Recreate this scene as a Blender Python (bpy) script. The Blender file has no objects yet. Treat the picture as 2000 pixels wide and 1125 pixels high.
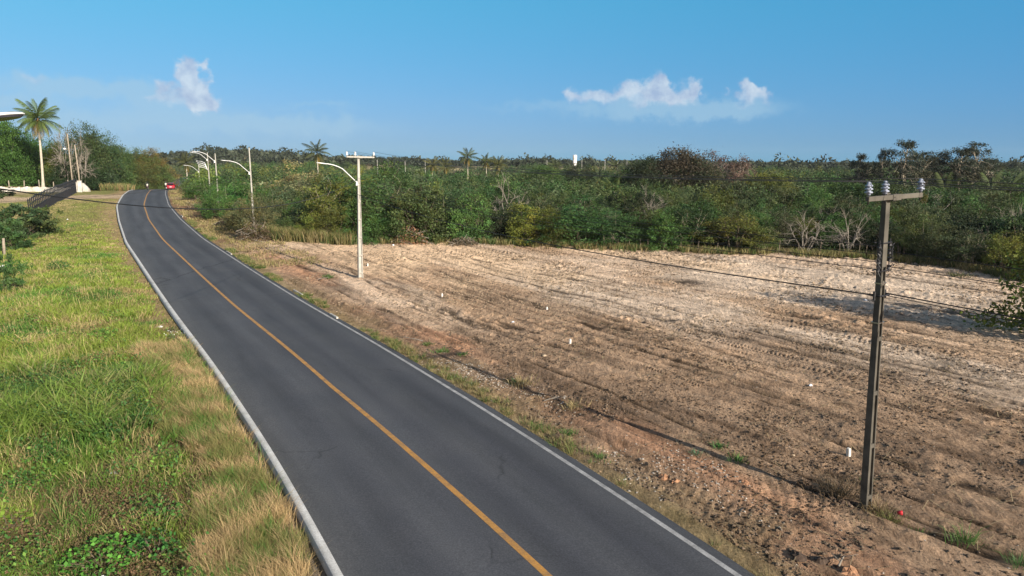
import bpy, math, random
import numpy as np
from mathutils import Vector, Matrix

random.seed(7)
rng = np.random.default_rng(7)
sc = bpy.context.scene
COL = sc.collection
R = math.radians
PI = math.pi

# ------------------------------------------------------------------ camera model (metres; camera above the origin, looking along +Y)
FPX, CAMH, PITCH = 1376.0, 8.3, R(10.14)
CP, SP = math.cos(PITCH), math.sin(PITCH)

def ray(px, py):
    a = (px - 1000) / FPX
    b = (py - 562.5) / FPX
    return a, CP - b * SP, -(b * CP + SP)      # X, F, up per unit depth

# ------------------------------------------------------------------ noise
def _h(ix, iy, seed):
    n = (ix.astype(np.int64) * 374761393 + iy.astype(np.int64) * 668265263 + seed * 974634541) & 0xFFFFFFFF
    n = ((n ^ (n >> 13)) * 1274126177) & 0xFFFFFFFF
    return ((n ^ (n >> 16)) & 0xFFFFFF) / 16777215.0

def vn(x, y, seed=0):
    x = np.asarray(x, float); y = np.asarray(y, float)
    ix = np.floor(x); iy = np.floor(y)
    fx = x - ix; fy = y - iy
    fx = fx * fx * (3 - 2 * fx); fy = fy * fy * (3 - 2 * fy)
    a = _h(ix, iy, seed); b = _h(ix + 1, iy, seed); c = _h(ix, iy + 1, seed); d = _h(ix + 1, iy + 1, seed)
    return (a + (b - a) * fx) * (1 - fy) + (c + (d - c) * fx) * fy

def fbm(x, y, seed=0, oct=4):
    s = 0; a = .5; t = 0
    for k in range(oct):
        s = s + a * vn(np.asarray(x) * 2 ** k, np.asarray(y) * 2 ** k, seed + k * 17); t += a; a *= .5
    return s / t

def sstep(a, b, x):
    t = np.clip((np.asarray(x, float) - a) / (b - a), 0, 1)
    return t * t * (3 - 2 * t)

# ------------------------------------------------------------------ road line and terrain
RP = np.array([(22.5, -30), (14.6, -14.5), (7.2, 0), (.80, 12.5), (-1.10, 16), (-3.6, 20.5), (-6.0, 24.5), (-9.2, 29.8), (-16, 40.6), (-22.4, 50.9), (-28.5, 60.7),
               (-35.2, 71.4), (-46.6, 91), (-56.2, 108), (-68, 131.5), (-77.6, 151.5), (-88, 176), (-97.5, 200), (-105.5, 222), (-119, 262), (-134, 310)], float)
RE = np.array([(-30, .25), (9, .25), (20, .08), (40, .02), (50, .1), (60, .28), (71, .5), (91, 1.0), (108, 1.8), (120, 2.15), (131, 2.32), (150, 2.36), (160, 2.2), (180, 1.4), (200, 1.75), (220, 2.15), (260, 2.35), (310, 2.5), (900, 3)], float)
_F = np.arange(-30, 310, .5)
def _smooth(v, w):
    k = np.hanning(w); k /= k.sum()
    p = w // 2
    vv = np.concatenate([v[0] + (np.arange(-p, 0)) * (v[1] - v[0]), v, v[-1] + np.arange(1, p + 1) * (v[-1] - v[-2])])
    return np.convolve(vv, k, 'valid')[:len(v)]
_X = _smooth(np.interp(_F, RP[:, 1], RP[:, 0]), 21)
_E = _smooth(np.interp(_F, RE[:, 0], RE[:, 1]), 25)
_D = np.gradient(_X, _F)

def road_xy(F):
    """centre X, tangent, elevation at forward distance F"""
    X = np.interp(F, _F, _X); d = np.interp(F, _F, _D)
    n = np.hypot(d, 1)
    return X, d / n, 1 / n, np.interp(F, _F, _E)

def road_coord(x, y):
    X, tx, ty, e = road_xy(y)
    dx = np.asarray(x) - X
    n = dx * ty
    ff = np.asarray(y) + dx * tx * ty
    return n, ff, np.interp(ff, RE[:, 0], np.interp(RE[:, 0], RE[:, 0], RE[:, 1]))

HW = 3.5
def base_h(x, y):
    """large shape of the land"""
    x = np.asarray(x, float); y = np.asarray(y, float)
    n, ff, e = road_coord(x, y)
    e2 = np.interp(np.clip(ff, -30, 300), _F, _E)
    wr = 1 - sstep(10, 55, n)
    wl = 1 - .25 * sstep(6, 40, -n)
    z = e2 * np.where(n > 0, wr, wl) + 2.5 * sstep(105, 172, y) * sstep(7, 30, -n) * (1 - sstep(260, 420, y))
    d = np.hypot(x, y)
    far = sstep(290, 540, d) * 4.2 * sstep(-.6, -.15, x / np.maximum(y, 1)) * (1 - .6 * sstep(.12, .45, x / np.maximum(y, 1))) * (y > 0)
    z = z + far
    z = z + 11.0 * np.exp(-((x + 255) / 78) ** 2 - ((y - 660) / 150) ** 2)
    z = z + 5 * np.exp(-((x + 420) / 120) ** 2 - ((y - 560) / 160) ** 2)
    return z

def micro(x, y):
    """furrows, ruts and clods of the graded dirt"""
    wx = fbm(x / 9, y / 9, 3, 3) - .5
    n2 = x * .84 + y * .54 + 1.1 * wx
    s2 = -.54 * x + .84 * y
    big = sstep(.35, .7, fbm(x / 7 + 5, y / 7, 11, 3))
    a = np.sin(2 * PI * n2 / .55 + 4 * fbm(n2 * .5, s2 * .08, 21, 2)) * .016 * (.3 + big)
    st = (vn(n2 / .13, s2 / .9, 5) - .5) * .055 * (.4 + big) + (vn(n2 / .3, s2 / 3, 7) - .5) * .06 + (vn(n2 / .7, s2 / 8, 6) - .5) * .08
    r = 1 - np.abs(2 * vn(n2 * .62, s2 * .02, 8) - 1)
    rut = -.10 * sstep(.80, 1, r) * sstep(.4, .62, vn(n2 * .25, s2 * .09, 9)) * (.4 + .6 * vn(n2 * 2, s2 * 1.1, 12)) * 1.5
    rut = rut + .05 * sstep(.55, .8, r) * (1 - sstep(.80, .9, r)) * sstep(.4, .62, vn(n2 * .25, s2 * .09, 9))
    cl = fbm(x / .55, y / .55, 30, 3)
    rough = .35 + .9 * sstep(.4, .7, fbm(x / 6, y / 6, 40, 3))
    clod = .085 * sstep(.48, .85, cl) * rough + .05 * (fbm(n2 / .22, s2 / .34, 55, 3) - .5) * rough
    pit = 0
    roll = (fbm(x / 5, y / 5, 60, 2) - .5) * .16
    return a + st + rut + clod + pit + roll

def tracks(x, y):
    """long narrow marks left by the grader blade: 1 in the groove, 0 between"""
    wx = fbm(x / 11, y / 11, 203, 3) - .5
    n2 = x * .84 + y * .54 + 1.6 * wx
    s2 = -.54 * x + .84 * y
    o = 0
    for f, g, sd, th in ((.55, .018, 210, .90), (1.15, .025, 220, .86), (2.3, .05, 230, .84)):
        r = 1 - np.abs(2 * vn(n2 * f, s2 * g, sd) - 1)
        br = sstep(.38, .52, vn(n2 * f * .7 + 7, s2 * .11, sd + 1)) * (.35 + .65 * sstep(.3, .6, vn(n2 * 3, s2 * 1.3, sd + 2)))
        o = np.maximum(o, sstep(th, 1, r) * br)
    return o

LUGS = []
def lugs(x, y):
    """curved rows of tyre-lug dents"""
    o = 0
    for cx, cy, ox, oy, r0 in LUGS:
        d = np.hypot(x - ox, y - oy); w = 1 - sstep(.55, 1.1, np.hypot(x - cx, y - cy) / r0 + (fbm(x / 1.2, y / 1.2, 241, 2) - .5))
        o = o + w * (.011 * np.sin(2 * PI * d / .27 + 2 * fbm(x / .8, y / .8, 242, 2)) * (.4 + 1.2 * fbm(x / .5, y / .5, 243, 2)) - .01)
    return o

def height(x, y, detail=True):
    x = np.atleast_1d(np.asarray(x, float)); y = np.atleast_1d(np.asarray(y, float))
    z = base_h(x, y)
    n, ff, e = road_coord(x, y)
    e2 = np.interp(np.clip(ff, -30, 309), _F, _E)
    # verges: left lies a step below the kerb, right just below the asphalt edge
    near = (ff > -29) & (ff < 309)
    an = np.abs(n)
    lft = n < 0
    drop_l = -.24 + .10 * sstep(.3, 5, an - HW) * (1 - sstep(6, 12, an - HW)) - .25 * sstep(4, 14, an - HW)
    zl = z + drop_l + (fbm(x / 2.5, y / 2.5, 70, 3) - .5) * .3 * sstep(.5, 3, an - HW)
    m = micro(x, y) - .07 * tracks(x, y) + lugs(x, y) if detail else 0
    zr = z - .07 + (m + .05 * sstep(1, 6, n - 4)) * sstep(3.9, 5.2, n)
    # a bank of pushed-up soil at the foot of the forest
    zz = np.where(lft, zl, zr)
    under = sstep(HW + .25, HW - .3, an) if False else 1 - sstep(HW - .2, HW + .12, an)
    zz = np.where(near, zz - under * (.25 + .006 * np.clip(y, 0, 200)), zz)
    return zz

def H1(x, y):
    return float(height(x, y)[0])

def at(px, py, iters=60):
    """the point of the ground seen through that direction from the drone"""
    a, f, u = ray(px, py)
    t0 = 5.0
    prev = t0
    t = t0
    while t < 3000:
        if CAMH + u * t < float(base_h(a * t, f * t)):
            break
        prev = t
        t *= 1.02
    lo, hi = prev, t
    for _ in range(30):
        mid = (lo + hi) / 2
        if CAMH + u * mid < float(base_h(a * mid, f * mid)): hi = mid
        else: lo = mid
    return a * hi, f * hi

def at_z(px, z):
    """ground point in direction px at camera depth z"""
    x = (px - 1000) / FPX * z
    y = z * 1.0
    for _ in range(20):
        g = float(base_h(x, y)) - CAMH
        y = (z + g * SP) / CP
    return x, y

def px_of(x, y, z):
    zc = y * CP - (z - CAMH) * SP
    yd = -(y * SP + (z - CAMH) * CP)
    return 1000 + FPX * x / zc, 562.5 + FPX * yd / zc

for px_, py_, dx_, dy_, r0_ in ((1330, 985, 3.2, -1.0, 1.7), (1470, 1020, 2.4, -2.2, 1.2), (1560, 960, -2.6, .6, 1.0), (800, 520, 6, -3, 3.5), (1880, 648, 3, 1, 2.6)):
    c_ = at(px_, py_); LUGS.append((c_[0], c_[1], c_[0] + dx_, c_[1] + dy_, r0_))

# forest edge behind the dirt lot, as (pixel column, pixel row) on the ground -> angle / radius
EDGE_PX = [(300, 366), (345, 372), (378, 388), (425, 415), (455, 445), (500, 463), (560, 470), (640, 474), (700, 477), (850, 474), (1000, 478), (1100, 484), (1300, 491), (1500, 497),
           (1700, 505), (1850, 520), (1960, 540), (2000, 548)]
_eg = [at(*p) for p in EDGE_PX]
_ea = np.array([math.atan2(p[0], p[1]) for p in _eg] + [R(48), R(60), R(80)])
_er = np.array([math.hypot(*p) for p in _eg] + [50, 46, 44])

def edge_r(a):
    return np.interp(a, _ea, _er)

# ------------------------------------------------------------------ mesh helpers
def link(o, parent=None):
    COL.objects.link(o)
    if parent is not None: o.parent = parent
    return o

def tag(o, label=None, cat=None, group=None, kind=None):
    if label: o['label'] = label
    if cat: o['category'] = cat
    if group: o['group'] = group
    if kind: o['kind'] = kind
    return o

def empty(name, loc, rz=0, sc_=1, label=None, cat=None, group=None):
    o = bpy.data.objects.new(name, None); COL.objects.link(o)
    o.location = loc; o.rotation_euler = (0, 0, rz)
    o.scale = (sc_, sc_, sc_) if not hasattr(sc_, '__len__') else sc_
    o.empty_display_size = .1
    return tag(o, label, cat, group)

def mesh_np(name, V, F, mat=None, col=None, smooth=False):
    """V (N,3); F (M,3) or (M,4) or list of such arrays; col (N,3)"""
    if not isinstance(F, list): F = [F]
    F = [f for f in F if len(f)]
    me = bpy.data.meshes.new(name)
    me.vertices.add(len(V)); me.vertices.foreach_set('co', np.ascontiguousarray(V, dtype=np.float32).ravel())
    nl = sum(f.size for f in F); npoly = sum(len(f) for f in F)
    me.loops.add(nl); me.polygons.add(npoly)
    me.loops.foreach_set('vertex_index', np.concatenate([f.ravel() for f in F]).astype(np.int32))
    sizes = np.concatenate([np.full(len(f), f.shape[1], np.int32) for f in F])
    starts = np.concatenate([[0], np.cumsum(sizes)[:-1]]).astype(np.int32)
    me.polygons.foreach_set('loop_start', starts)
    try: me.polygons.foreach_set('loop_total', sizes)
    except Exception: pass
    if smooth: me.polygons.foreach_set('use_smooth', np.ones(npoly, bool))
    me.update(calc_edges=True)
    if col is not None:
        at_ = me.color_attributes.new('Col', 'FLOAT_COLOR', 'POINT')
        c4 = np.ones((len(V), 4), np.float32); c4[:, :3] = col
        at_.data.foreach_set('color', c4.ravel())
    if mat: me.materials.append(mat)
    return me

def obj_np(name, V, F, mat=None, col=None, smooth=False, parent=None):
    return link(bpy.data.objects.new(name, mesh_np(name, V, F, mat, col, smooth)), parent)

class MB:
    def __init__(s): s.v = []; s.f = []
    def add(s, vs, fs):
        b = len(s.v); s.v += [tuple(v) for v in vs]; s.f += [tuple(i + b for i in f) for f in fs]; return s
    def box(s, cx, cy, cz, sx, sy, sz, rz=0, M=None, top=1.0):
        vs = []
        for k, (a, b, c) in enumerate([(-1, -1, -1), (1, -1, -1), (1, 1, -1), (-1, 1, -1), (-1, -1, 1), (1, -1, 1), (1, 1, 1), (-1, 1, 1)]):
            t = top if c > 0 else 1
            x, y, z = a * sx / 2 * t, b * sy / 2 * t, c * sz / 2
            if rz: x, y = x * math.cos(rz) - y * math.sin(rz), x * math.sin(rz) + y * math.cos(rz)
            p = Vector((x, y, z))
            if M is not None: p = M @ p
            vs.append((p.x + cx, p.y + cy, p.z + cz))
        return s.add(vs, [(0, 3, 2, 1), (4, 5, 6, 7), (0, 1, 5, 4), (1, 2, 6, 5), (2, 3, 7, 6), (3, 0, 4, 7)])
    def tube(s, pts, rad, n=8, cap=True):
        pts = [Vector(p) for p in pts]
        if not hasattr(rad, '__len__'): rad = [rad] * len(pts)
        vs = []; up = None
        for i, p in enumerate(pts):
            t = (pts[min(i + 1, len(pts) - 1)] - pts[max(i - 1, 0)]).normalized()
            if up is None:
                up = t.orthogonal().normalized()
            else:
                up = (up - t * up.dot(t))
                up = up.normalized() if up.length > 1e-6 else t.orthogonal().normalized()
            w = t.cross(up)
            for k in range(n):
                a = 2 * PI * k / n
                vs.append(p + (up * math.cos(a) + w * math.sin(a)) * rad[i])
        fs = []
        for i in range(len(pts) - 1):
            for k in range(n):
                fs.append((i * n + k, i * n + (k + 1) % n, (i + 1) * n + (k + 1) % n, (i + 1) * n + k))
        if cap:
            fs.append(tuple(range(n - 1, -1, -1))); fs.append(tuple((len(pts) - 1) * n + k for k in range(n)))
        return s.add(vs, fs)
    def lathe(s, prof, n=16, c=(0, 0, 0)):
        vs = []; fs = []
        for r, z in prof:
            for k in range(n):
                a = 2 * PI * k / n; vs.append((c[0] + r * math.cos(a), c[1] + r * math.sin(a), c[2] + z))
        m = len(prof)
        for i in range(m - 1):
            for k in range(n): fs.append((i * n + k, i * n + (k + 1) % n, (i + 1) * n + (k + 1) % n, (i + 1) * n + k))
        fs.append(tuple(range(n - 1, -1, -1))); fs.append(tuple((m - 1) * n + k for k in range(n)))
        return s.add(vs, fs)
    def prism(s, prof, a, b, fn):
        """closed outline prof (list of 2-tuples) swept from a to b; fn(u, v, w)->xyz"""
        n = len(prof)
        vs = [fn(u, v, a) for u, v in prof] + [fn(u, v, b) for u, v in prof]
        fs = [(i, (i + 1) % n, n + (i + 1) % n, n + i) for i in range(n)]
        fs += [tuple(range(n - 1, -1, -1)), tuple(range(n, 2 * n))]
        return s.add(vs, fs)
    def build(s, name, mat, parent=None, smooth=False, bevel=0):
        me = bpy.data.meshes.new(name); me.from_pydata(s.v, [], s.f); me.materials.append(mat)
        if smooth:
            me.polygons.foreach_set('use_smooth', [True] * len(me.polygons))
        o = link(bpy.data.objects.new(name, me), parent)
        if bevel:
            m = o.modifiers.new('bevel', 'BEVEL'); m.width = bevel; m.segments = 2; m.limit_method = 'ANGLE'
        return o

def copy_tree(o, parent=None):
    c = o.copy(); COL.objects.link(c); c.parent = parent
    for ch in list(o.children): copy_tree(ch, c)
    return c

# ------------------------------------------------------------------ materials
def new_mat(name):
    m = bpy.data.materials.new(name); m.use_nodes = True
    nt = m.node_tree; b = nt.nodes['Principled BSDF']
    return m, nt, b

def N(nt, t, **kw):
    n = nt.nodes.new(t)
    for k, v in kw.items(): setattr(n, k, v)
    return n

def ramp(nt, pts):
    r = N(nt, 'ShaderNodeValToRGB')
    e = r.color_ramp.elements
    while len(e) > 1: e.remove(e[-1])
    e[0].position = pts[0][0]; e[0].color = (*pts[0][1], 1)
    for p, c in pts[1:]:
        q = e.new(p); q.color = (*c, 1)
    return r

def simple(name, c, rough=.6, metal=0, var=.15, scale=8, bump=0, spec=.4):
    m, nt, b = new_mat(name)
    tc = N(nt, 'ShaderNodeTexCoord'); no = N(nt, 'ShaderNodeTexNoise'); no.inputs['Scale'].default_value = scale; no.inputs['Detail'].default_value = 6
    nt.links.new(tc.outputs['Object'], no.inputs['Vector'])
    r = ramp(nt, [(.3, tuple(x * (1 - var) for x in c)), (.7, tuple(min(1, x * (1 + var)) for x in c))])
    nt.links.new(no.outputs['Fac'], r.inputs[0]); nt.links.new(r.outputs[0], b.inputs['Base Color'])
    b.inputs['Roughness'].default_value = rough; b.inputs['Metallic'].default_value = metal
    b.inputs['Specular IOR Level'].default_value = spec
    if bump:
        bu = N(nt, 'ShaderNodeBump'); bu.inputs['Strength'].default_value = bump; bu.inputs['Distance'].default_value = .02
        nt.links.new(no.outputs['Fac'], bu.inputs['Height']); nt.links.new(bu.outputs[0], b.inputs['Normal'])
    return m

def leaf_mat(name, trans=.3, rough=.6):
    m, nt, b = new_mat(name)
    a = N(nt, 'ShaderNodeAttribute'); a.attribute_name = 'Col'
    oi = N(nt, 'ShaderNodeObjectInfo')
    mx = N(nt, 'ShaderNodeMix', data_type='RGBA', blend_type='MULTIPLY'); mx.inputs['Factor'].default_value = 1
    nt.links.new(a.outputs['Color'], mx.inputs['A']); nt.links.new(oi.outputs['Color'], mx.inputs['B'])
    nt.links.new(mx.outputs['Result'], b.inputs['Base Color'])
    b.inputs['Roughness'].default_value = rough; b.inputs['Specular IOR Level'].default_value = .25
    t = N(nt, 'ShaderNodeBsdfTranslucent'); nt.links.new(mx.outputs['Result'], t.inputs['Color'])
    ms = N(nt, 'ShaderNodeMixShader'); ms.inputs[0].default_value = trans
    out = nt.nodes['Material Output']
    nt.links.new(b.outputs[0], ms.inputs[1]); nt.links.new(t.outputs[0], ms.inputs[2]); nt.links.new(ms.outputs[0], out.inputs['Surface'])
    return m

def soil_mat():
    m, nt, b = new_mat('soil')
    a = N(nt, 'ShaderNodeAttribute'); a.attribute_name = 'Col'
    g = N(nt, 'ShaderNodeNewGeometry')
    n1 = N(nt, 'ShaderNodeTexNoise'); n1.inputs['Scale'].default_value = 1.3; n1.inputs['Detail'].default_value = 9; n1.inputs['Roughness'].default_value = .65
    n2 = N(nt, 'ShaderNodeTexNoise'); n2.inputs['Scale'].default_value = 14; n2.inputs['Detail'].default_value = 5; n2.inputs['Roughness'].default_value = .7
    nt.links.new(g.outputs['Position'], n1.inputs['Vector']); nt.links.new(g.outputs['Position'], n2.inputs['Vector'])
    r1 = ramp(nt, [(.3, (.62, .6, .58)), (.5, (1, 1, 1)), (.72, (1.3, 1.28, 1.25))])
    r2 = ramp(nt, [(.3, (.6, .58, .56)), (.52, (1, 1, 1)), (.7, (1.35, 1.32, 1.3))])
    nt.links.new(n1.outputs['Fac'], r1.inputs[0]); nt.links.new(n2.outputs['Fac'], r2.inputs[0])
    x1 = N(nt, 'ShaderNodeMix', data_type='RGBA', blend_type='MULTIPLY'); x1.inputs['Factor'].default_value = 1
    x2 = N(nt, 'ShaderNodeMix', data_type='RGBA', blend_type='MULTIPLY'); x2.inputs['Factor'].default_value = 1
    nt.links.new(a.outputs['Color'], x1.inputs['A']); nt.links.new(r1.outputs[0], x1.inputs['B'])
    nt.links.new(x1.outputs['Result'], x2.inputs['A']); nt.links.new(r2.outputs[0], x2.inputs['B'])
    nt.links.new(x2.outputs['Result'], b.inputs['Base Color'])
    b.inputs['Roughness'].default_value = 1; b.inputs['Specular IOR Level'].default_value = .1
    # grain drawn out along the grading direction
    mp = N(nt, 'ShaderNodeMapping', vector_type='POINT'); mp.inputs['Rotation'].default_value = (0, 0, -math.atan2(.54, .84)); mp.inputs['Scale'].default_value = (5.5, 1.6, 3)
    nt.links.new(g.outputs['Position'], mp.inputs['Vector'])
    n3 = N(nt, 'ShaderNodeTexNoise'); n3.inputs['Scale'].default_value = 1; n3.inputs['Detail'].default_value = 8; n3.inputs['Roughness'].default_value = .68
    nt.links.new(mp.outputs[0], n3.inputs['Vector'])
    r3 = ramp(nt, [(.30, (.55, .53, .51)), (.5, (1, 1, 1)), (.7, (1.25, 1.23, 1.2))]); nt.links.new(n3.outputs['Fac'], r3.inputs[0])
    x3 = N(nt, 'ShaderNodeMix', data_type='RGBA', blend_type='MULTIPLY'); x3.inputs['Factor'].default_value = .8
    nt.links.new(x2.outputs['Result'], x3.inputs['A']); nt.links.new(r3.outputs[0], x3.inputs['B']); nt.links.new(x3.outputs['Result'], b.inputs['Base Color'])
    bu = N(nt, 'ShaderNodeBump'); bu.inputs['Strength'].default_value = 1; bu.inputs['Distance'].default_value = .07
    nt.links.new(n2.outputs['Fac'], bu.inputs['Height'])
    bv = N(nt, 'ShaderNodeBump'); bv.inputs['Strength'].default_value = 1; bv.inputs['Distance'].default_value = .22
    nt.links.new(n3.outputs['Fac'], bv.inputs['Height']); nt.links.new(bu.outputs[0], bv.inputs['Normal']); nt.links.new(bv.outputs[0], b.inputs['Normal'])
    return m

def asphalt_mat():
    m, nt, b = new_mat('asphalt')
    uv = N(nt, 'ShaderNodeAttribute'); uv.attribute_name = 'Col'     # r: across 0..1, g: along (m / 400)
    sep = N(nt, 'ShaderNodeSeparateColor'); nt.links.new(uv.outputs['Color'], sep.inputs[0])
    g = N(nt, 'ShaderNodeNewGeometry')
    n1 = N(nt, 'ShaderNodeTexNoise'); n1.inputs['Scale'].default_value = .35; n1.inputs['Detail'].default_value = 8; n1.inputs['Roughness'].default_value = .6
    n2 = N(nt, 'ShaderNodeTexNoise'); n2.inputs['Scale'].default_value = 24; n2.inputs['Detail'].default_value = 5; n2.inputs['Roughness'].default_value = .85
    for n in (n1, n2): nt.links.new(g.outputs['Position'], n.inputs['Vector'])
    # stretched streaks along the road
    cmb = N(nt, 'ShaderNodeCombineXYZ')
    ma = N(nt, 'ShaderNodeMath', operation='MULTIPLY'); ma.inputs[1].default_value = 9; nt.links.new(sep.outputs[0], ma.inputs[0])
    mb = N(nt, 'ShaderNodeMath', operation='MULTIPLY'); mb.inputs[1].default_value = 40; nt.links.new(sep.outputs[1], mb.inputs[0])
    nt.links.new(ma.outputs[0], cmb.inputs[0]); nt.links.new(mb.outputs[0], cmb.inputs[1])
    n3 = N(nt, 'ShaderNodeTexNoise'); n3.inputs['Scale'].default_value = 1; n3.inputs['Detail'].default_value = 6
    nt.links.new(cmb.outputs[0], n3.inputs['Vector'])
    # wheel tracks: worn bands across the width
    rw = ramp(nt, [(0, (1.25, 1.2, 1.1)), (.05, (1.12, 1.1, 1.05)), (.13, (1, 1, 1)), (.22, (.86, .86, .88)), (.31, (1.06, 1.06, 1.06)), (.41, (.9, .9, .92)), (.48, (1.05, 1.05, 1.05)), (.57, (.80, .80, .83)), (.68, (.95, .95, .95)), (.78, (.72, .72, .75)), (.9, (.98, .98, .98)), (1, (.85, .85, .85))])
    rw.color_ramp.interpolation = 'EASE'
    nt.links.new(sep.outputs[0], rw.inputs[0])
    r1 = ramp(nt, [(.3, (.066, .068, .073)), (.5, (.073, .074, .078)), (.75, (.082, .082, .084))])
    nt.links.new(n1.outputs['Fac'], r1.inputs[0])
    r2 = ramp(nt, [(.3, (.42, .44, .48)), (.5, (.86, .90, .98)), (.70, (1.6, 1.65, 1.76))]); nt.links.new(n2.outputs['Fac'], r2.inputs[0])
    r3 = ramp(nt, [(.3, (.8, .8, .8)), (.6, (1.1, 1.1, 1.1))]); nt.links.new(n3.outputs['Fac'], r3.inputs[0])
    cur = r1.outputs[0]
    for o, f in ((rw.outputs[0], 1), (r2.outputs[0], .8), (r3.outputs[0], 1)):
        x = N(nt, 'ShaderNodeMix', data_type='RGBA', blend_type='MULTIPLY'); x.inputs['Factor'].default_value = f
        nt.links.new(cur, x.inputs['A']); nt.links.new(o, x.inputs['B']); cur = x.outputs['Result']
    # cracks / dark tar drips
    vo = N(nt, 'ShaderNodeTexVoronoi', feature='DISTANCE_TO_EDGE'); vo.inputs['Scale'].default_value = .13
    wr = N(nt, 'ShaderNodeTexNoise'); wr.inputs['Scale'].default_value = .8; wr.inputs['Detail'].default_value = 5
    nt.links.new(g.outputs['Position'], wr.inputs['Vector'])
    vm = N(nt, 'ShaderNodeMix', data_type='RGBA', blend_type='LINEAR_LIGHT'); vm.inputs['Factor'].default_value = .55
    nt.links.new(g.outputs['Position'], vm.inputs['A']); nt.links.new(wr.outputs['Color'], vm.inputs['B']); nt.links.new(vm.outputs['Result'], vo.inputs['Vector'])
    rc = ramp(nt, [(0, (.45, .45, .45)), (.0022, (.6, .6, .6)), (.005, (1, 1, 1))]); nt.links.new(vo.outputs['Distance'], rc.inputs[0])
    mk = ramp(nt, [(.5, (0, 0, 0)), (.62, (1, 1, 1))]); nt.links.new(n1.outputs['Fac'], mk.inputs[0])
    x = N(nt, 'ShaderNodeMix', data_type='RGBA', blend_type='MULTIPLY')
    nt.links.new(mk.outputs[0], x.inputs['Factor']); nt.links.new(cur, x.inputs['A']); nt.links.new(rc.outputs[0], x.inputs['B'])
    # one long diagonal crack
    sx = N(nt, 'ShaderNodeSeparateXYZ'); nt.links.new(g.outputs['Position'], sx.inputs[0])
    def mm(op, a, b_):
        n = N(nt, 'ShaderNodeMath', operation=op)
        for i, v in enumerate((a, b_)):
            if hasattr(v, 'is_linked'): nt.links.new(v, n.inputs[i])
            else: n.inputs[i].default_value = v
        return n.outputs[0]
    wob = mm('MULTIPLY', mm('SUBTRACT', wr.outputs['Fac'], .5), .9)
    dist = mm('ABSOLUTE', mm('ADD', mm('ADD', sx.outputs[0], 24.3), mm('ADD', mm('MULTIPLY', mm('SUBTRACT', sx.outputs[1], 47.2), -.072), wob)), 0)
    rk = ramp(nt, [(0, (.5, .5, .5)), (.05, (.62, .62, .62)), (.11, (1, 1, 1))]); nt.links.new(dist, rk.inputs[0])
    y_ = N(nt, 'ShaderNodeMix', data_type='RGBA', blend_type='MULTIPLY'); y_.inputs['Factor'].default_value = 1
    nt.links.new(x.outputs['Result'], y_.inputs['A']); nt.links.new(rk.outputs[0], y_.inputs['B'])
    nt.links.new(y_.outputs['Result'], b.inputs['Base Color'])
    b.inputs['Roughness'].default_value = .82; b.inputs['Specular IOR Level'].default_value = .3
    bu = N(nt, 'ShaderNodeBump'); bu.inputs['Strength'].default_value = .35; bu.inputs['Distance'].default_value = .012
    nt.links.new(n2.outputs['Fac'], bu.inputs['Height']); nt.links.new(bu.outputs[0], b.inputs['Normal'])
    return m

def worn_paint(name, c, dirt, scale=3.0, lo=.42, hi=.62):
    m, nt, b = new_mat(name)
    g = N(nt, 'ShaderNodeNewGeometry')
    n1 = N(nt, 'ShaderNodeTexNoise'); n1.inputs['Scale'].default_value = scale; n1.inputs['Detail'].default_value = 10; n1.inputs['Roughness'].default_value = .75
    n2 = N(nt, 'ShaderNodeTexNoise'); n2.inputs['Scale'].default_value = 30; n2.inputs['Detail'].default_value = 4
    nt.links.new(g.outputs['Position'], n1.inputs['Vector']); nt.links.new(g.outputs['Position'], n2.inputs['Vector'])
    r = ramp(nt, [(lo - .2, dirt), (lo, tuple(.5 * x + .5 * y for x, y in zip(c, dirt))), (hi, c)])
    nt.links.new(n1.outputs['Fac'], r.inputs[0])
    r2 = ramp(nt, [(.35, (.8, .8, .8)), (.65, (1.1, 1.1, 1.1))]); nt.links.new(n2.outputs['Fac'], r2.inputs[0])
    x = N(nt, 'ShaderNodeMix', data_type='RGBA', blend_type='MULTIPLY'); x.inputs['Factor'].default_value = 1
    nt.links.new(r.outputs[0], x.inputs['A']); nt.links.new(r2.outputs[0], x.inputs['B'])
    nt.links.new(x.outputs['Result'], b.inputs['Base Color'])
    b.inputs['Roughness'].default_value = .75
    return m

M = {}
M['soil'] = soil_mat()
M['asphalt'] = asphalt_mat()
M['orange'] = worn_paint('orange_paint', (.47, .235, .050), (.17, .12, .075), 2.6, .44, .60)
M['white_line'] = worn_paint('white_road_paint', (.42, .42, .42), (.13, .13, .13), 2.6, .46, .62)
M['kerb'] = worn_paint('whitewashed_kerb', (.62, .62, .60), (.30, .29, .27), 1.1, .40, .58)
M['leaf'] = leaf_mat('leaf')
M['grass'] = leaf_mat('grass_blade', .35, .55)
M['bark'] = simple('bark', (.12, .095, .07), .9, var=.35, scale=6)
M['pale_bark'] = simple('pale_bark', (.36, .31, .24), .9, var=.3, scale=5)
M['dead_wood'] = simple('dead_wood', (.22, .195, .165), .9, var=.3, scale=5)
M['palm_bark'] = simple('palm_bark', (.42, .38, .31), .9, var=.25, scale=5)
M['concrete'] = simple('weathered_concrete', (.082, .075, .062), .9, var=.45, scale=2.5, bump=.3)
M['concrete_pale'] = simple('pale_concrete', (.36, .35, .32), .9, var=.18, scale=2.5, bump=.3)
M['white_paint'] = simple('white_painted_steel', (.72, .73, .74), .4, var=.05, scale=4)
M['porcelain'] = simple('porcelain', (.27, .30, .38), .4, var=.1, scale=5)
M['cable'] = simple('black_cable', (.015, .015, .016), .6, var=.1)
M['wire'] = simple('aluminium_wire', (.05, .05, .052), .5, var=.1)
M['black'] = simple('black_steel', (.022, .022, .026), .5, var=.2)
M['lens'] = simple('lamp_lens', (.035, .035, .045), .15, var=.3, scale=60)
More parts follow.
